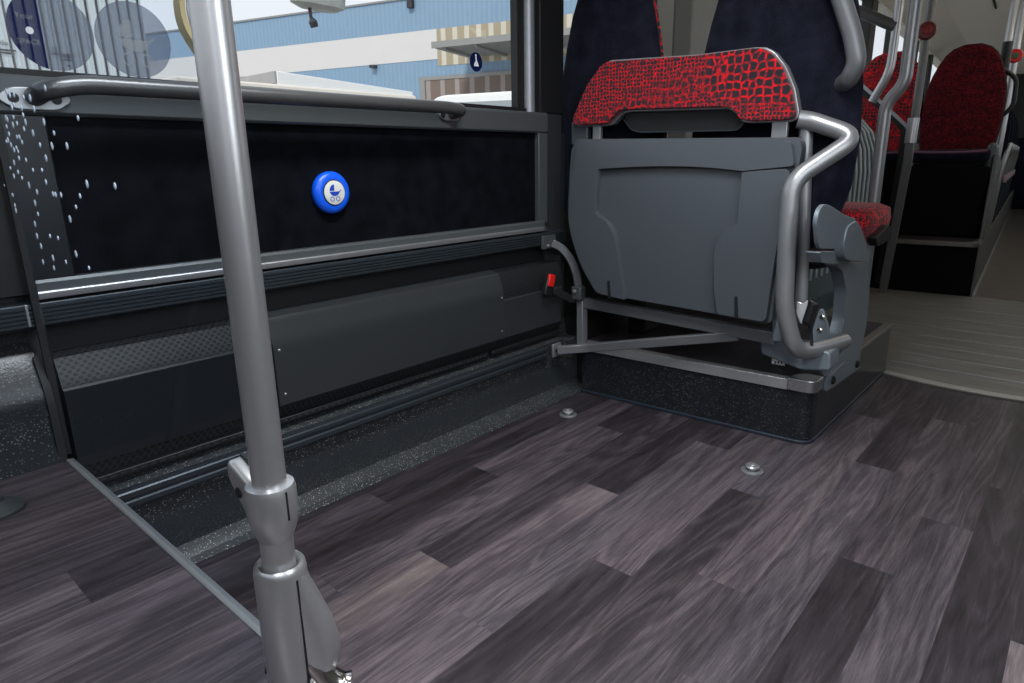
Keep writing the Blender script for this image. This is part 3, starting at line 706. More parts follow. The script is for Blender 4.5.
# lap belt and buckles resting on the frame
t = thing('seat_belt_buckle', 'chrome and black belt buckle hanging at the right end of the folded seat', 'belt buckle', at(812, 328, 'y', 2.105))
bq = px([(809, 299), (818, 303.5), (811, 328), (801, 323.5)], 2.09)
obj('black_grip', prism(round_poly(bq, .008), (0, .022, 0)), 'black', t, bevel=.004)
obj('grip_plate', prism(round_poly(px([(810.5, 302), (815.5, 304.5), (809.5, 324), (804, 321.5)], 2.0885), .005), (0, -.004, 0)), 'rubber', t, bevel=.002)
tq = px([(797, 301), (802, 304), (808, 300), (806, 316), (801, 325), (796, 313)], 2.11)
obj('chrome_tongue', prism(round_poly(tq, .006), (0, .006, 0)), plain('bright_chrome_tongue', (.75, .76, .78), .25, .35), t, bevel=.002)
obj('webbing', prism(px([(808, 326), (812, 327), (813, 346), (810, 345)], 2.105), (0, .005, 0)), 'black', t)
p = at(550, 281, 'x', -1.56)
t = thing('seat_belt_buckle', 'red push-button belt buckle against the perforated heater', 'belt buckle', p)
bm = bmesh.new(); box(bm, -.010, .010, -.026, .020, -.06, .010)
mt = Matrix.Translation(p) @ Matrix.Rotation(math.radians(-18), 4, 'X')
xform(bm, mt); obj('housing', bm, 'black', t, bevel=.005)
bm = bmesh.new(); box(bm, .0, .014, -.022, .014, -.022, .026); xform(bm, mt)
obj('red_button', bm, 'red_plastic', t, bevel=.004)
obj('stalk', tube([p+Vector((-.005, .03, -.04)), p+Vector((.03, .10, -.085)), p+Vector((.05, .15, -.09))], 0, sq=(.008, .03)), 'black', t, bevel=.002)

# ------------------------------------------------------------------ tall seats
def seat_parts(root, o, flip=1, fab='red_fab', shell='navy_fab', zs=.45, wide=.25, lean=.10, hz=.0, back_h=1.0, cushion=True, rear=False):
    """o: floor point of the seat; flip=+1 faces +y; zs seat height"""
    x, y, z = o; f = flip
    prof = [(.00, .80), (.06, .88), (.18, .96), (.33, 1.0), (.50, 1.0), (.62, .97), (.74, .88), (.84, .76), (.92, .62), (.97, .46), (1.0, .22)]
    secs = []
    for s, k in prof:
        zz = z+zs-.06+s*back_h
        secs.append((x, y-f*(.02+lean*s)-f*.018*0, zz, wide*k, .030*(.7+.3*k)))
    obj('back_shell', loft(secs, 32, 3.0), shell, root, angle=60)
    secs = []
    for s, k in prof[1:]:
        zz = z+zs-.02+(s-.02)*(back_h*.965)
        secs.append((x, y-f*(.02+lean*s)+f*.040, zz, wide*k*.985, .030*(.65+.35*k)))
    obj('backrest_cushion', loft(secs, 32, 3.0), fab, root, angle=60)
    if cushion:
        c = []
        yc = y+f*.24
        obj('seat_cushion', loft([(x, yc, z+zs-.075, wide*.84, .185), (x, yc, z+zs-.06, wide*.93, .215), (x, yc, z+zs-.015, wide*.955, .225), (x, yc, z+zs+.012, wide*.93, .212), (x, yc, z+zs+.02, wide*.80, .17)], 36, 4.5), 'navy_fab' if rear else fab, root, angle=60)
        if rear: obj('cushion_piping', tube([(x-wide*.86, yc+f*.205, z+zs+.006), (x-wide*.4, yc+f*.214, z+zs-.001), (x+wide*.4, yc+f*.214, z+zs-.001), (x+wide*.86, yc+f*.205, z+zs+.006)], .010, n=10), plain('dusky_purple_piping', (.16, .06, .10), .7), root, angle=60)
        obj('seat_base', loft([(x, yc-f*.02, z+zs-.15, wide*.6, .13), (x, yc-f*.01, z+zs-.115, wide*.82, .19), (x, yc, z+zs-.078, wide*.88, .20)], 32, 4), 'black', root, angle=60)

SZ = .725
def tall(x, lb, k, grp='tall seats on the front platform'):
    t = thing('bus_seat', lb, 'seat', (x, 2.215, PT), grp)
    pr = [(.665, .16), (.69, .19), (.76, .235), (.86, .262), (1.00, .272), (1.14, .264), (1.27, .248), (1.38, .224), (1.48, .196), (1.56, .160), (1.62, .112), (1.66, .045)]
    obj('back_shell', loft([(x, 2.218+.02*max(0, .9-z), z, w*k, .028) for z, w in pr], 36, 3.2), 'navy_fab', t, angle=60)
    obj('backrest_cushion', loft([(x, 2.262, z-.01, w*k*.945, .026) for z, w in pr[2:]], 36, 3.0), 'red_fab', t, angle=60)
    yc = 2.80
    obj('seat_cushion', loft([(x, yc, .635, .20*k, .22), (x, yc, .65, .228*k, .245), (x, yc, .72, .236*k, .252), (x, yc, .758, .230*k, .245), (x, yc, .772, .20*k, .21)], 36, 4.5), 'red_fab', t, angle=60)
    obj('seat_base', loft([(x, 2.55, .575, .15*k, .18), (x, 2.58, .605, .19*k, .27), (x, 2.60, .640, .20*k, .30)], 32, 4), 'black', t, angle=60)
    return t
tR = tall(-.838, 'tall navy-backed seat behind the red pad, nearer the aisle', 1.)
tL = tall(-1.458, 'tall navy-backed seat behind the red pad, next to the window', .88)
obj('pedestal', B(-1.47, -1.39, 2.42, 2.56, PT, SZ-.14), 'black', tL, bevel=.01)
# aisle-side shell, leg casting and its foot bracket
XL = -.605
sh = [at(u, v, 'x', -.556) for u, v in ((819, 249), (817, 222), (819, 211), (824, 204), (830, 205), (845, 215), (857, 219), (850, 224), (845, 232), (842, 241), (836, 249))]
obj('side_shell', prism(round_poly(sh, .03, 3), (-.012, 0, 0)), 'cast_grey', tR, bevel=.005, seg=3)
ua = [at(u, v, 'x', -.552) for u, v in ((848, 226), (857, 220), (862, 229), (867.5, 245), (868, 262), (851, 261), (845, 258), (844, 244))]
obj('leg_knuckle', prism(round_poly(ua, .02, 3), (-.03, 0, 0)), 'cast_grey', tR, bevel=.008, seg=3)
lg = [at(u, v, 'x', XL) for u, v in ((838, 262), (868.5, 262), (869.5, 292), (866.5, 326), (862, 346), (858.5, 367), (833, 385), (827, 390), (828.5, 377), (843, 353), (839, 338), (844.5, 319), (846.5, 290), (843, 271), (838, 267))]
obj('leg', prism(round_poly(lg, .02, 3), (-.040, 0, 0)), 'cast_grey', tR, bevel=.007, seg=3)
br_ = [at(u, v, 'x', XL+.004) for u, v in ((858.5, 362), (860, 368), (834, 387), (826, 392), (828, 378), (845, 362))]
fb = obj('foot_bracket', prism(round_poly(br_, .01, 3), (-.012, 0, 0)), 'cast_grey', tR, bevel=.003)
for u, v in ((832.5, 380), (856.5, 364)):
    obj('bolt', lathe(at(u, v, 'x', XL+.004), X, [(.015, 0), (.015, .004), (.010, .009), (.004, .009)], 18), 'rubber', fb)
ne = [at(u, v, 'x', -.580) for u, v in ((820, 252), (848, 252), (851, 262), (838, 264), (822, 263))]
obj('seat_rail_arm', prism(round_poly(ne, .01, 3), (-.04, 0, 0)), 'cast_grey', tR, bevel=.006)
hg = [at(826, -40, 'y', 2.15), at(840, -6, 'y', 2.15), at(853, 36, 'y', 2.15), at(857, 62, 'y', 2.15), at(850, 78, 'y', 2.16), at(843, 84, 'y', 2.21)]
obj('grab_handle', tube(fillet(hg, .06, 6), .026, n=18), plain('mid_grey_handle', (.16, .165, .175), .38, .35), tR, angle=60)
sc = [at(u, v, 'x', -.61) for u, v in ((876, 229), (880, 224), (883, 229), (882, 239), (869, 246), (867, 237))]
obj('cushion_bracket', prism(round_poly(sc, .01, 3), (.03, 0, 0)), 'black', tR, bevel=.004)

# ------------------------------------------------------------------ bellows of the joint
t = thing('bellows', 'pale grey folded bellows at the bus joint behind the front seats', 'bellows', (-1.3, 4.4, 0))
bm = bmesh.new(); nf = 17; ya, yb = 3.62, 5.40; rings = []
hprof = [(0, 0), (0, .25), (0, .60), (.005, .85), (.025, 1.0), (.07, 1.12), (.15, 1.21), (.28, 1.27), (.42, 1.30)]
for i in range(nf*4+1):
    y = ya+(yb-ya)*i/(nf*4); ph = (i % 4); off = (0, .020, .055, .020)[ph]
    rings.append([bm.verts.new((-1.22-dx-off, y, z+(-off if dx > .02 else 0))) for dx, z in hprof])
for a, b in zip(rings, rings[1:]):
    for k in range(len(hprof)-1): bm.faces.new((a[k], a[k+1], b[k+1], b[k]))
obj('folds', bm, plain('teal_grey_bellows_cloth', (.13, .16, .165), .6, 0, .06), t, angle=35)
hoop = plain('pale_bellows_hoop', (.50, .54, .54), .4, .2, .04)
for i in range(nf+1):
    y = ya+(yb-ya)*i/nf
    if y < 3.7 or y > 5.36: continue
    obj('fold_hoop', tube([(-1.214-dx, y, z) for dx, z in hprof[1:]], .009, n=8), hoop, t, angle=60)
obj('skirt', B(-1.30, -1.20, 3.62, 5.40, .0, .10), plain('teal_grey_skirting', (.06, .09, .10), .5), t, bevel=.004)
eb = [at(840, 68, 'y', 5.40), at(868, 94, 'y', 5.40), at(906, 129, 'y', 5.40), at(901, 165, 'y', 5.40), at(878, 283, 'y', 5.40)]
obj('end_frame', tube(fillet(eb, .05), 0, sq=(.035, .05)), 'black', t, bevel=.004)
obj('end_frame_trim', tube(fillet([Vector(p)+Vector((.028, -.03, 0)) for p in eb], .05), 0, sq=(.012, .02)), 'alu', t)
struct('wall_joint', B(-1.74, -1.55, 3.6, 5.45, -.1, 1.15), 'black')

# poles around the joint
def jpole(name, pts, r, lb, mat='pole'):
    t = thing(name, lb, 'pole', pts[-1], 'steel poles beside the bus joint')
    obj('tube', tube(fillet(pts, .07, 7), r, n=18), mat, t, angle=60); return t
p1 = [at(924, -60, 'y', 3.20), at(915, 5, 'y', 3.20), at(905, 84, 'y', 3.20), at(886, 103, 'y', 3.20), at(874, 200, 'y', 3.20), at(863, 289, 'y', 3.20)]
e1 = p1[-1].copy(); e1.z = PT; e1.x += .0
p1.append(e1)
t = jpole('grab_pole', p1, .0245, 'thick kinked steel pole rising from the platform behind the tall seats', 'tube_grey')
p2 = [at(908, -60, 'y', 4.3), at(900, 0, 'y', 4.3), at(890, 72, 'y', 4.3), at(872, 102, 'y', 4.3)]
t2 = jpole('grab_pole', p2, .022, 'thinner curved steel pole left of the kinked one, by the bellows', 'pole')
p3 = [at(940, -50, 'y', 5.0), at(930, 10, 'y', 5.0), at(914, 125, 'y', 5.0)]
t3 = jpole('grab_pole', p3, .025, 'steel pole with dark red stop button at the joint', 'pole_dark')
obj('clamp', tube([at(914, 118, 'y', 5.0), at(910, 143, 'y', 5.0)], .034, n=18), 'pole', t3, angle=60)
p4 = [at(910, 143, 'y', 5.0), at(908, 160, 'y', 5.0), at(882, 296, 'y', 5.25)]
obj('lower_post', tube(p4, 0, sq=(.03, .05)), plain('dull_dark_alu', (.20, .20, .19), .4, .5), t3, bevel=.003)
q = at(926.5, 31, 'y', 4.93)
tq_ = thing('stop_button', 'dark red stop button on the steel pole by the joint', 'button', q)
obj('housing', lathe(q, (.35, -1, 0), [(.040, -.062), (.045, -.02), (.052, -.005), (.052, .02), (.045, .032), (.03, .034)], 24), 'dark_red', tq_, angle=50)
obj('push_face', lathe(q+Vector((.35, -1, 0)).normalized()*.034, (.35, -1, 0), [(.026, 0), (.026, .004), (.02, .007)], 20), plain('red_button_face', (.25, .008, .01), .4), tq_)
rail = [at(838, 4, 'y', 4.3), at(866, 14, 'y', 4.3), at(896, 27, 'y', 4.3)]
tr_ = thing('grab_rail', 'dark horizontal rail between the seat and the curved pole near the window', 'rail', rail[0])
obj('tube', tube(rail, .030, n=16), plain('dark_grey_rail', (.12, .12, .12), .35, .5), tr_, angle=60)

# ------------------------------------------------------------------ rear section (turned a little at the joint)
PIV = Vector((-.572, 5.45, 0)); AR = math.radians(3.76)
RM = Matrix.Translation(PIV) @ Matrix.Rotation(AR, 4, 'Z')
def R(bm): return xform(bm, RM)
def rp3(x, y, z): return RM @ Vector((x, y, z))
struct('floor_rear', R(B(-.02, 1.6, 0, 12, -.02, .004)), 'aisle_floor', smooth=False)
tag(obj('door_sill', R(B(.32, 1.4, .01, .06, .004, .012)), plain('bright_sill_metal', (.7, .7, .68), .3, .6), bevel=.002), 'bright metal sill at the start of the rear aisle', 'floor edging')
t = thing('rear_seat_podium', 'dark raised podium with a metal-edged step carrying the rear seats', 'platform', rp3(-.5, .2, 0))
obj('body', R(B(-1.05, 0, -.02, 10.9, 0, .365)), 'matte_black', t, bevel=.004)
obj('step_tread', R(B(-1.0, -.01, -.035, .50, .365, .376)), plain('dark_wood_tread', (.035, .029, .027), .4, 0, .3, 20), t, bevel=.002)
nl = round_poly([(-.515, -.05, 0), (-.0, -.05, 0), (.012, .32, 0), (-.02, .32, 0), (-.035, -.02, 0), (-.515, -.02, 0)], [0, .05, 0, 0, .03, 0], 5)
obj('step_nosing', R(prism([Vector((p.x, p.y, .348)) for p in nl], (0, 0, .032))), plain('dull_step_metal', (.20, .185, .16), .35, .6), t, bevel=.002)
obj('side_panel', R(prism([(.004, -.02, 0), (.004, 11, 0), (.004, 11, .365), (.004, -.02, .365)], (.012, 0, 0))), plain('grey_podium_side', (.10, .095, .085), .5), t)
obj('floor_bead', R(B(.016, .03, -.02, 11, .004, .02)), 'alu', t)
obj('seat_box', R(B(-1.02, -.02, .30, .75, .376, .88)), 'matte_black', t, bevel=.02)
obj('side_post', R(prism([(-.012, .22, .376), (.0, .75, .376), (.0, .75, .9), (-.012, .32, .96)], (.03, 0, 0))), plain('grey_seat_side', (.13, .13, .125), .5, .3), t, bevel=.008)

def rear_seat(x, y, lb, face, fab='red_fab_rear', first=False, wide=.262):
    p = rp3(x, y, .376); t = thing('bus_seat', lb, 'seat', p, 'red seats in the rear section')
    bm_names = {}
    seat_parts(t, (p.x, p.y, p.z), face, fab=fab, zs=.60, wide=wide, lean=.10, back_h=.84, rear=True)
    t.rotation_euler = (0, 0, AR)
    return t
s1 = rear_seat(-.275, .72, 'deep red high-back seat on the dark podium facing the joint, nearest the aisle', -1)
p = s1.location
obj('aisle_handle', tube(fillet([p+Vector((.20, .10, 1.19)), p+Vector((.30, .10, 1.12)), p+Vector((.31, .09, .92)), p+Vector((.235, .08, .84))], .05), .016, n=14), 'black', s1, angle=60)
obj('arm_bracket', B(p.x+.215, p.x+.275, p.y-.38, p.y+.02, p.z+.42, p.z+.66), 'frame_grey', s1, bevel=.03, seg=4)
obj('pedestal', B(p.x-.12, p.x+.12, p.y-.30, p.y-.10, p.z+.0, p.z+.47), 'black', s1, bevel=.01)
s2 = rear_seat(-.80, .72, 'red high-back seat, window light put into its colour, left of the deep red one', -1, fab='red_fab')  # brighter fabric puts the window light into this seat's colour
obj('pedestal', B(s2.location.x-.12, s2.location.x+.12, s2.location.y-.30, s2.location.y-.10, s2.location.z, s2.location.z+.47), 'black', s2, bevel=.01)
words = ['first', 'second', 'third', 'fourth', 'fifth']
# rows further back, backs to the joint
pb = rp3(-.215, 1.75, .376)
base = thing('bus_seat', 'dark rear aisle seat with grey frame, first in row behind the deep red seat', 'seat', pb, 'dark aisle seats along the rear podium')
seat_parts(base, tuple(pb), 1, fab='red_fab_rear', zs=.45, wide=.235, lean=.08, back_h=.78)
obj('side_frame', tube(fillet([pb+Vector((.20, -.12, .0)), pb+Vector((.225, -.10, .52)), pb+Vector((.25, .0, .68)), pb+Vector((.25, .22, .60)), pb+Vector((.23, .26, .40))], .08), .020, n=12), 'tube_grey', base, angle=60)
obj('leg', tube([pb+Vector((.19, .24, 0)), pb+Vector((.21, .22, .40))], 0, sq=(.03, .08)), 'alu_dark', base, bevel=.004)
obj('belt_end', B(pb.x+.235, pb.x+.265, pb.y+.14, pb.y+.20, pb.z+.34, pb.z+.40), plain('pale_pink_clip', (.45, .33, .36), .5), base, bevel=.006)
base.rotation_euler = (0, 0, AR)
for i in range(1, 5):
    c = copy_tree(base); q = rp3(-.215, 1.75+.78*i, .376); c.location = q
    c['label'] = 'dark rear aisle seat with grey frame, %s in row behind the deep red seat' % words[i]
# rear window wall
struct('wall_rear_left', R(B(-1.16, -1.06, -.02, 11, 0, 1.12)), 'pillar_dk')
struct('wall_rear_left_top', R(B(-1.16, -1.04, -.02, 11, 2.24, 2.5)), 'cream')
for y, wd in ((-.02, .30), (1.15, .24), (2.35, .24), (3.8, .2), (5.2, .2), (7, .2), (9, .2)):
    struct('wall_rear_pillar', R(B(-1.14, -1.05, y, y+wd, 1.12, 2.24)), 'black', bevel=.01)
struct('window_3', R(B(-1.115, -1.11, 0, 11, 1.12, 2.25)), 'glass', smooth=False)
struct('window_4', B(-1.70, -1.695, 3.6, 5.5, 1.15, 2.25), 'glass', smooth=False)
struct('wall_joint_pillar', B(-1.72, -1.64, 4.35, 4.48, 1.15, 2.46), 'black')
struct('wall_back', R(B(-1.16, 1.6, 11, 11.1, 0, 2.46)), 'black')
tag(obj('bench_back', R(B(-1.0, 1.4, 9.6, 9.9, .0, 1.25)), 'navy_fab', bevel=.03), 'dark seat row across the far end of the bus', 'seat')
# red emergency hammer
hq = rp3(-1.035, 2.42, 1.80)
t = thing('emergency_hammer', 'red emergency hammer hanging by the rear window pillar', 'hammer', hq)
obj('handle', B(hq.x-.02, hq.x+.01, hq.y-.02, hq.y+.02, hq.z-.30, hq.z-.02), 'red_plastic', t, bevel=.006)
obj('head', B(hq.x-.02, hq.x+.015, hq.y-.06, hq.y+.06, hq.z-.02, hq.z+.03), 'red_plastic', t, bevel=.006)
# rear aisle poles
def rpole(u0, u1, v1, y, r, lb):
    a = at(u1, v1, 'y', y); top = Vector((a.x, a.y, 2.435)); bot = Vector((a.x, a.y, .38))
    t = thing('grab_pole', lb, 'pole', bot, 'poles in the rear aisle')
    obj('tube', tube([bot, top], r, n=16), 'pole', t, angle=60); return t, a
t, a = rpole(1012, 1005, 60, 6.55, .026, 'steel pole with black sleeve behind the deep red seat')
obj('sleeve', tube([Vector((a.x, a.y, a.z-.12)), Vector((a.x, a.y, a.z+.13))], .034, n=16), 'black', t, angle=60)
t, a = rpole(1020, 1016, 50, 6.9, .026, 'steel pole with bright red stop button at the right picture edge')
q = at(1015, 56, 'y', 6.86)
tq_ = thing('stop_button', 'bright red stop button with green centre at the right picture edge', 'button', q)
obj('housing', lathe(q, (.15, -1, 0), [(.042, -.02), (.052, -.005), (.052, .02), (.045, .03), (.03, .03)], 24), 'red_plastic', tq_, angle=50)
obj('push_face', lathe(q+Vector((.15, -1, 0)).normalized()*.03, (.15, -1, 0), [(.024, 0), (.024, .004), (.02, .007)], 20), plain('green_button_face', (.05, .12, .06), .4), tq_)

# ceiling
struct('ceiling', B(-1.75, 1.15, -1.6, 5.45, 2.45, 2.50), 'cream', smooth=False)
struct('ceiling_rear', R(B(-1.2, 1.7, 0, 11.1, 2.44, 2.50)), 'cream', smooth=False)
struct('trim_7', R(prism([(-1.06, 0, 2.24), (-.80, 0, 2.42), (-.72, 0, 2.45), (-1.06, 0, 2.45)], (0, 11, 0))), 'cream')
tag(obj('ceiling_vent', R(B(-.35, -.33, 2.9, 3.6, 2.432, 2.441)), 'black', bevel=.002), 'thin dark slot in the cream ceiling above the rear seats', 'vent')
# right-hand side of the bus (out of frame, shapes the light)
struct('wall_right', B(1.07, 1.15, -1.6, 5.5, -.02, 1.05), 'pillar_dk', smooth=False)
struct('wall_front', B(-1.75, 1.15, -1.68, -1.6, -.02, 1.2), 'black', smooth=False)
struct('wall_front_top', B(-1.75, 1.15, -1.68, -1.6, 2.1, 2.46), 'cream', smooth=False)
struct('wall_right_top', B(1.07, 1.15, -1.6, 5.5, 1.92, 2.46), 'cream', smooth=False)
for y, wd_ in ((-1.6, .14), (1.9, 1.5), (5.1, .34)): struct('wall_right_pillar_blocker', B(1.07, 1.15, y, y+wd_, 1.05, 1.92), 'black', smooth=False)  # middle one added extra wide to block light from the floor
struct('wall_rear_right_top', R(B(1.62, 1.70, 0, 11, 1.95, 2.46)), 'cream', smooth=False)
for y in (0, 1.8, 3.6, 5.4, 7.2, 9.0): struct('wall_rear_right_pillar', R(B(1.62, 1.70, y, y+.5, 1.15, 1.95)), 'black', smooth=False)
struct('wall_rear_right', R(B(1.62, 1.70, 0, 11, 0, 1.15)), 'pillar_dk', smooth=False)

# ------------------------------------------------------------------ outside
struct('ground', B(-60, 40, -30, 60, -.40, -.36), 'asphalt', smooth=False)
nF = Vector((.29, -.957, 0)).normalized(); dF = Vector((-.957, -.29, 0)).normalized()
F0 = (RT*((400-512)/F)+DN*((40-341.5)/F)+fw)*28; F0 = Vector((F0.x, F0.y, 0))
def fb(s0, s1, z0, z1, out0=0., out1=.3):
    bm = bmesh.new(); box(bm, s0, s1, out0, out1, z0, z1)
    mt = Matrix.Identity(4)
    for i in range(3): mt[i][0] = dF[i]; mt[i][1] = nF[i]; mt[i][2] = (0, 0, 1)[i]; mt[i][3] = F0[i]
    return xform(bm, mt)
def facade(name, bm, mat, parent, **k):
    # local x runs along the facade so ribs stand upright
    o = obj(name, bm, mat, parent, **k); return o
bt = bpy.data.objects.new('factory_building', None); COL.objects.link(bt)
bt.location = F0+Vector((0, 0, -.36)); ang = math.atan2(dF.y, dF.x); bt.rotation_euler = (0, 0, ang)
tag(bt, 'large industrial hall in blue and white bands across the yard', 'building')
ORG[bt] = Vector((0, 0, 0))
def fl(s0, s1, z0, z1, o0=0., o1=.3):
    # building-local: x along facade, -y is outwards because dF x z
    return B(s0, s1, -o1, -o0, z0+.36, z1+.36) if nF.dot(Vector((-math.sin(ang), math.cos(ang), 0))) < 0 else B(s0, s1, o0, o1, z0+.36, z1+.36)
obj('core', fl(-14, 40, -.36, 7.45, -14, .25), 'wall_white', bt, smooth=False)
obj('upper_cladding', fl(-14, 40, 6.32, 7.56), 'clad_blue', bt, smooth=False)
obj('white_band', fl(-2.0, 40, 5.17, 6.32), 'wall_white', bt, smooth=False)
obj('sandy_band', fl(-14, -2.0, 4.9, 6.32), 'sand', bt, smooth=False)
obj('lower_cladding', fl(-14, 40, -.36, 5.17, 0, .28), 'clad_blue', bt, smooth=False)
obj('roof_edge', fl(-14, 40, 7.56, 7.63, -.1, .36), 'canopy', bt, smooth=False)
obj('gate_shutter', fl(-9, -1.35, -.36, 4.36, .2, .33), 'rust', bt, smooth=False)
obj('gate_frame', fl(-9, -1.05, 4.36, 4.5, .2, .36), 'canopy', bt, smooth=False)
obj('gate_frame', fl(-1.35, -1.1, -.36, 4.36, .2, .36), 'canopy', bt, smooth=False)
cn = obj('canopy', fl(-12, -3.4, 5.12, 5.25, .2, 3.0), 'canopy', bt, smooth=False)
for i in range(6): obj('canopy_beam', fl(-3.9-1.3*i, -3.8-1.3*i, 5.03, 5.13, .25, 2.9), 'canopy', cn, smooth=False)
obj('canopy_lip', fl(-12, -3.38, 5.10, 5.32, 3.0, 3.06), 'canopy', cn, smooth=False)
obj('flood_lamp', fl(1.05, 1.3, 5.02, 5.14, .3, .55), 'text_ink', bt, smooth=False)
obj('flood_lamp', fl(-1.0, -.75, 7.2, 7.5, .3, .5), 'text_ink', bt, smooth=False)

t = thing('shipping_container', 'white corrugated container with black seams and small black print', 'container', (-8.6, 1.6, -.36))
obj('side', B(-9.9, -8.0, -3.4, 3.13, .2, 3.2), 'container', t, smooth=False)
for i in range(52):
    y = 3.085-.1*i
    if y < -2: break
    o_ = obj('seam', B(-8.004, -7.992, y, y+.020, .25, 3.2), 'text_ink', t, smooth=False)
obj('base_rail', B(-9.9, -7.985, -3.4, 3.13, -.1, .22), 'text_ink', t, smooth=False)
for y in (-2.4, 2.4): obj('skid', B(-9.7, -8.2, y, y+.25, -.36, -.1), 'text_ink', t, smooth=False)
for (u, v, tx, sz) in ((57, 50.5, 'DC', .06), (4, 43, 'do', .06)):
    p = at(u, v, 'x', -7.99); text_obj('lettering', tx, p, Y, Z, sz, 'text_ink', t, .001)
for (u, v, w_) in ((63, 54.5, .2), (67, 57, .12), (66, 60, .10), (6, 50, .16), (7, 53, .12), (69, 66, .03)):
    p = at(u, v, 'x', -7.99); obj('print_line', B(-7.995, -7.988, p.y-w_/2, p.y+w_/2, p.z-.007, p.z+.007), 'text_ink', t, smooth=False)

t = thing('white_truck', 'white truck body with grey louvred front end below the window rail view', 'truck', (-11, 7, -.36))
a = at(277, 71, 'x', -10); b = at(277, 83, 'x', -10); e = at(411, 92, 'x', -10)
obj('box_body', prism([(-10, 5.8, b.z-.03), (-10, 8.55, b.z-.16), (-10, 8.55, a.z-.13), (-10, 5.8, a.z)], (-2.2, 0, 0)), 'white_ext', t, bevel=.01)
obj('louvre_panel', B(-12.2, -10.02, 5.765, 5.81, b.z, a.z), 'louvre', t, smooth=False)
obj('lower_body', B(-12.2, -9.96, 4.2, 8.6, .15, b.z-.02), 'cream_ext', t, bevel=.03)
for y in (4.9, 7.8): obj('wheel', lathe((-10.3, y, .10), X, [(.3, 0), (.46, .02), (.46, .26), (.3, .28)], 28), 'rubber', t)

vp = at(433, 100, 'x', -9); ve = at(517, 94, 'x', -9)
t = thing('white_van', 'white van roof in front of the brown shutter gate', 'van', (-11, 13, -.36))
def vx(u, v): return at(u, v, 'y', 12.6)
vv_ = [vx(430, 118), vx(431, 102), vx(436, 97), vx(445, 95), vx(560, 88), vx(560, 118)]
obj('roof', prism(round_poly(vv_, .1, 3), (0, 1.9, 0)), 'white_ext', t, bevel=.05)
lo_ = vx(430, 112); hi_ = vx(560, 112)
obj('body', B(lo_.x, hi_.x, 12.58, 14.5, -.05, vx(430, 118).z+.02), 'white_ext', t, bevel=.05)
g = [vx(446, 103), vx(560, 98), vx(560, 112), vx(446, 113)]
obj('side_window', prism([q+Vector((0, -.012, 0)) for q in g], (0, .01, 0)), plain('grey_van_glass', (.30, .34, .36), .15), t)
for x_ in (lo_.x+.7, hi_.x-.7): obj('wheel', lathe((x_, 12.7, -.02), Y, [(.22, 0), (.34, .02), (.34, .2), (.22, .22)], 24), 'rubber', t)

# lamp unit hanging outside above the hall roof line and a strap by the pole
q = at(318, 2, 'x', -5.0)
t = thing('yard_lamp', 'grey lamp head with a dangling black cable outside the window', 'lamp', q)
obj('head', loft([(q.x, q.y, q.z-.06, .05, .16), (q.x, q.y, q.z-.03, .07, .24), (q.x, q.y, q.z+.06, .06, .26), (q.x, q.y, q.z+.10, .03, .2)], 20, 3), plain('weathered_grey_lamp', (.34, .35, .33), .5, .3, .2, 15), t)
obj('arm', tube([q+Vector((0, .1, .08)), q+Vector((-.1, .3, 1.2)), q+Vector((-.15, .35, 4.0))], .03, n=10), 'canopy', t)
c_ = at(309, 5, 'x', -4.98)
obj('cable', tube(fillet([at(309, 0, 'x', -4.98), at(310, 12, 'x', -4.98), at(312, 22, 'x', -4.98)], .05), .014, n=8), 'text_ink', t)
obj('plug', lathe(at(313, 22, 'x', -4.98), (0, .3, -1), [(.015, -.03), (.035, 0), (.03, .04)], 12), 'text_ink', t)
q = at(185, 0, 'x', -1.60)
t = thing('strap', 'faded yellow strap hanging by the window beside the pole', 'strap', q)
sp_ = [at(179, -30, 'x', -1.64), at(179, 8, 'x', -1.64), at(183, 26, 'x', -1.64), at(192, 42, 'x', -1.64), at(204, 60, 'x', -1.64)]
obj('webbing', tube(fillet(sp_, .03), 0, sq=(.012, .034)), 'yellow', t)
obj('edge_cord', tube(fillet([p+Vector((.003, .018, 0)) for p in sp_[:4]], .03), .004, n=8), 'alu', t)

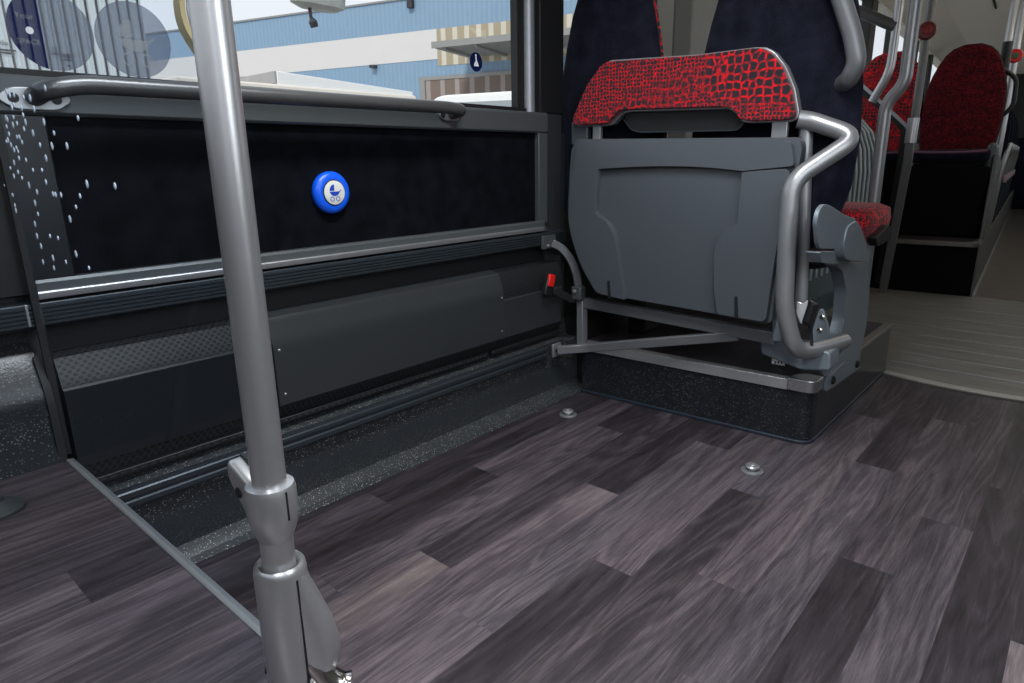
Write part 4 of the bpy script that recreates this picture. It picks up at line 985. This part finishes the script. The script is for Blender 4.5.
# ------------------------------------------------------------------ light
wd = bpy.data.worlds.new('world'); S.world = wd; wd.use_nodes = True
nt = wd.node_tree; bg = nt.nodes['Background']
tc = nt.nodes.new('ShaderNodeTexCoord'); sp = nt.nodes.new('ShaderNodeSeparateXYZ'); rmp = nt.nodes.new('ShaderNodeValToRGB')
nt.links.new(tc.outputs['Generated'], sp.inputs[0]); nt.links.new(sp.outputs[2], rmp.inputs[0])
rmp.color_ramp.elements[0].position = .0; rmp.color_ramp.elements[0].color = (.92, .95, 1, 1)
rmp.color_ramp.elements[1].position = .6; rmp.color_ramp.elements[1].color = (.78, .88, 1, 1)
nt.links.new(rmp.outputs[0], bg.inputs[0]); bg.inputs[1].default_value = 1.0

def area(name, loc, target, sx, sy, power, col=(1, 1, 1), spread=180):
    l = bpy.data.lights.new(name, 'AREA'); l.shape = 'RECTANGLE'; l.size = sx; l.size_y = sy; l.energy = power; l.color = col; l.spread = math.radians(spread)
    o = bpy.data.objects.new(name, l); COL.objects.link(o); o.location = loc
    o.rotation_euler = (Vector(target)-Vector(loc)).to_track_quat('-Z', 'Z').to_euler(); return o
sun = bpy.data.lights.new('sun', 'SUN'); sun.energy = 2.0; sun.angle = math.radians(10); sun.color = (1, .96, .9)
so = bpy.data.objects.new('sun', sun); COL.objects.link(so); so.rotation_euler = (Vector((-.35, .75, -.75))).to_track_quat('-Z', 'Y').to_euler()
area('door_daylight', (.80, -.6, 2.2), (-.45, .75, 0), .8, .9, 11, (.88, .93, 1), 110)
area('window_daylight', (1.04, .8, 1.5), (-.8, .95, .2), 1.9, .7, 13, (.90, .95, 1), 150)
area('ceiling_lamp', (-.58, .90, 2.43), (-.60, 1.0, 0), .25, 1.2, 33, (.94, .97, 1), 122)
area('ceiling_lamp_rear', (0, 7.0, 2.42), (0, 7.0, 0), .2, 5, 8, (1, .96, .88))
area('rear_ceiling_fill', (.55, 7.0, 1.95), (.2, 7.0, 2.45), .15, 6, 9, (1, .96, .88))  # unseen fill light added to brighten the rear ceiling

vs = S.view_settings; vs.view_transform = 'Standard'; vs.look = 'None'; vs.exposure = 0; vs.gamma = 1; vs.use_curve_mapping = False
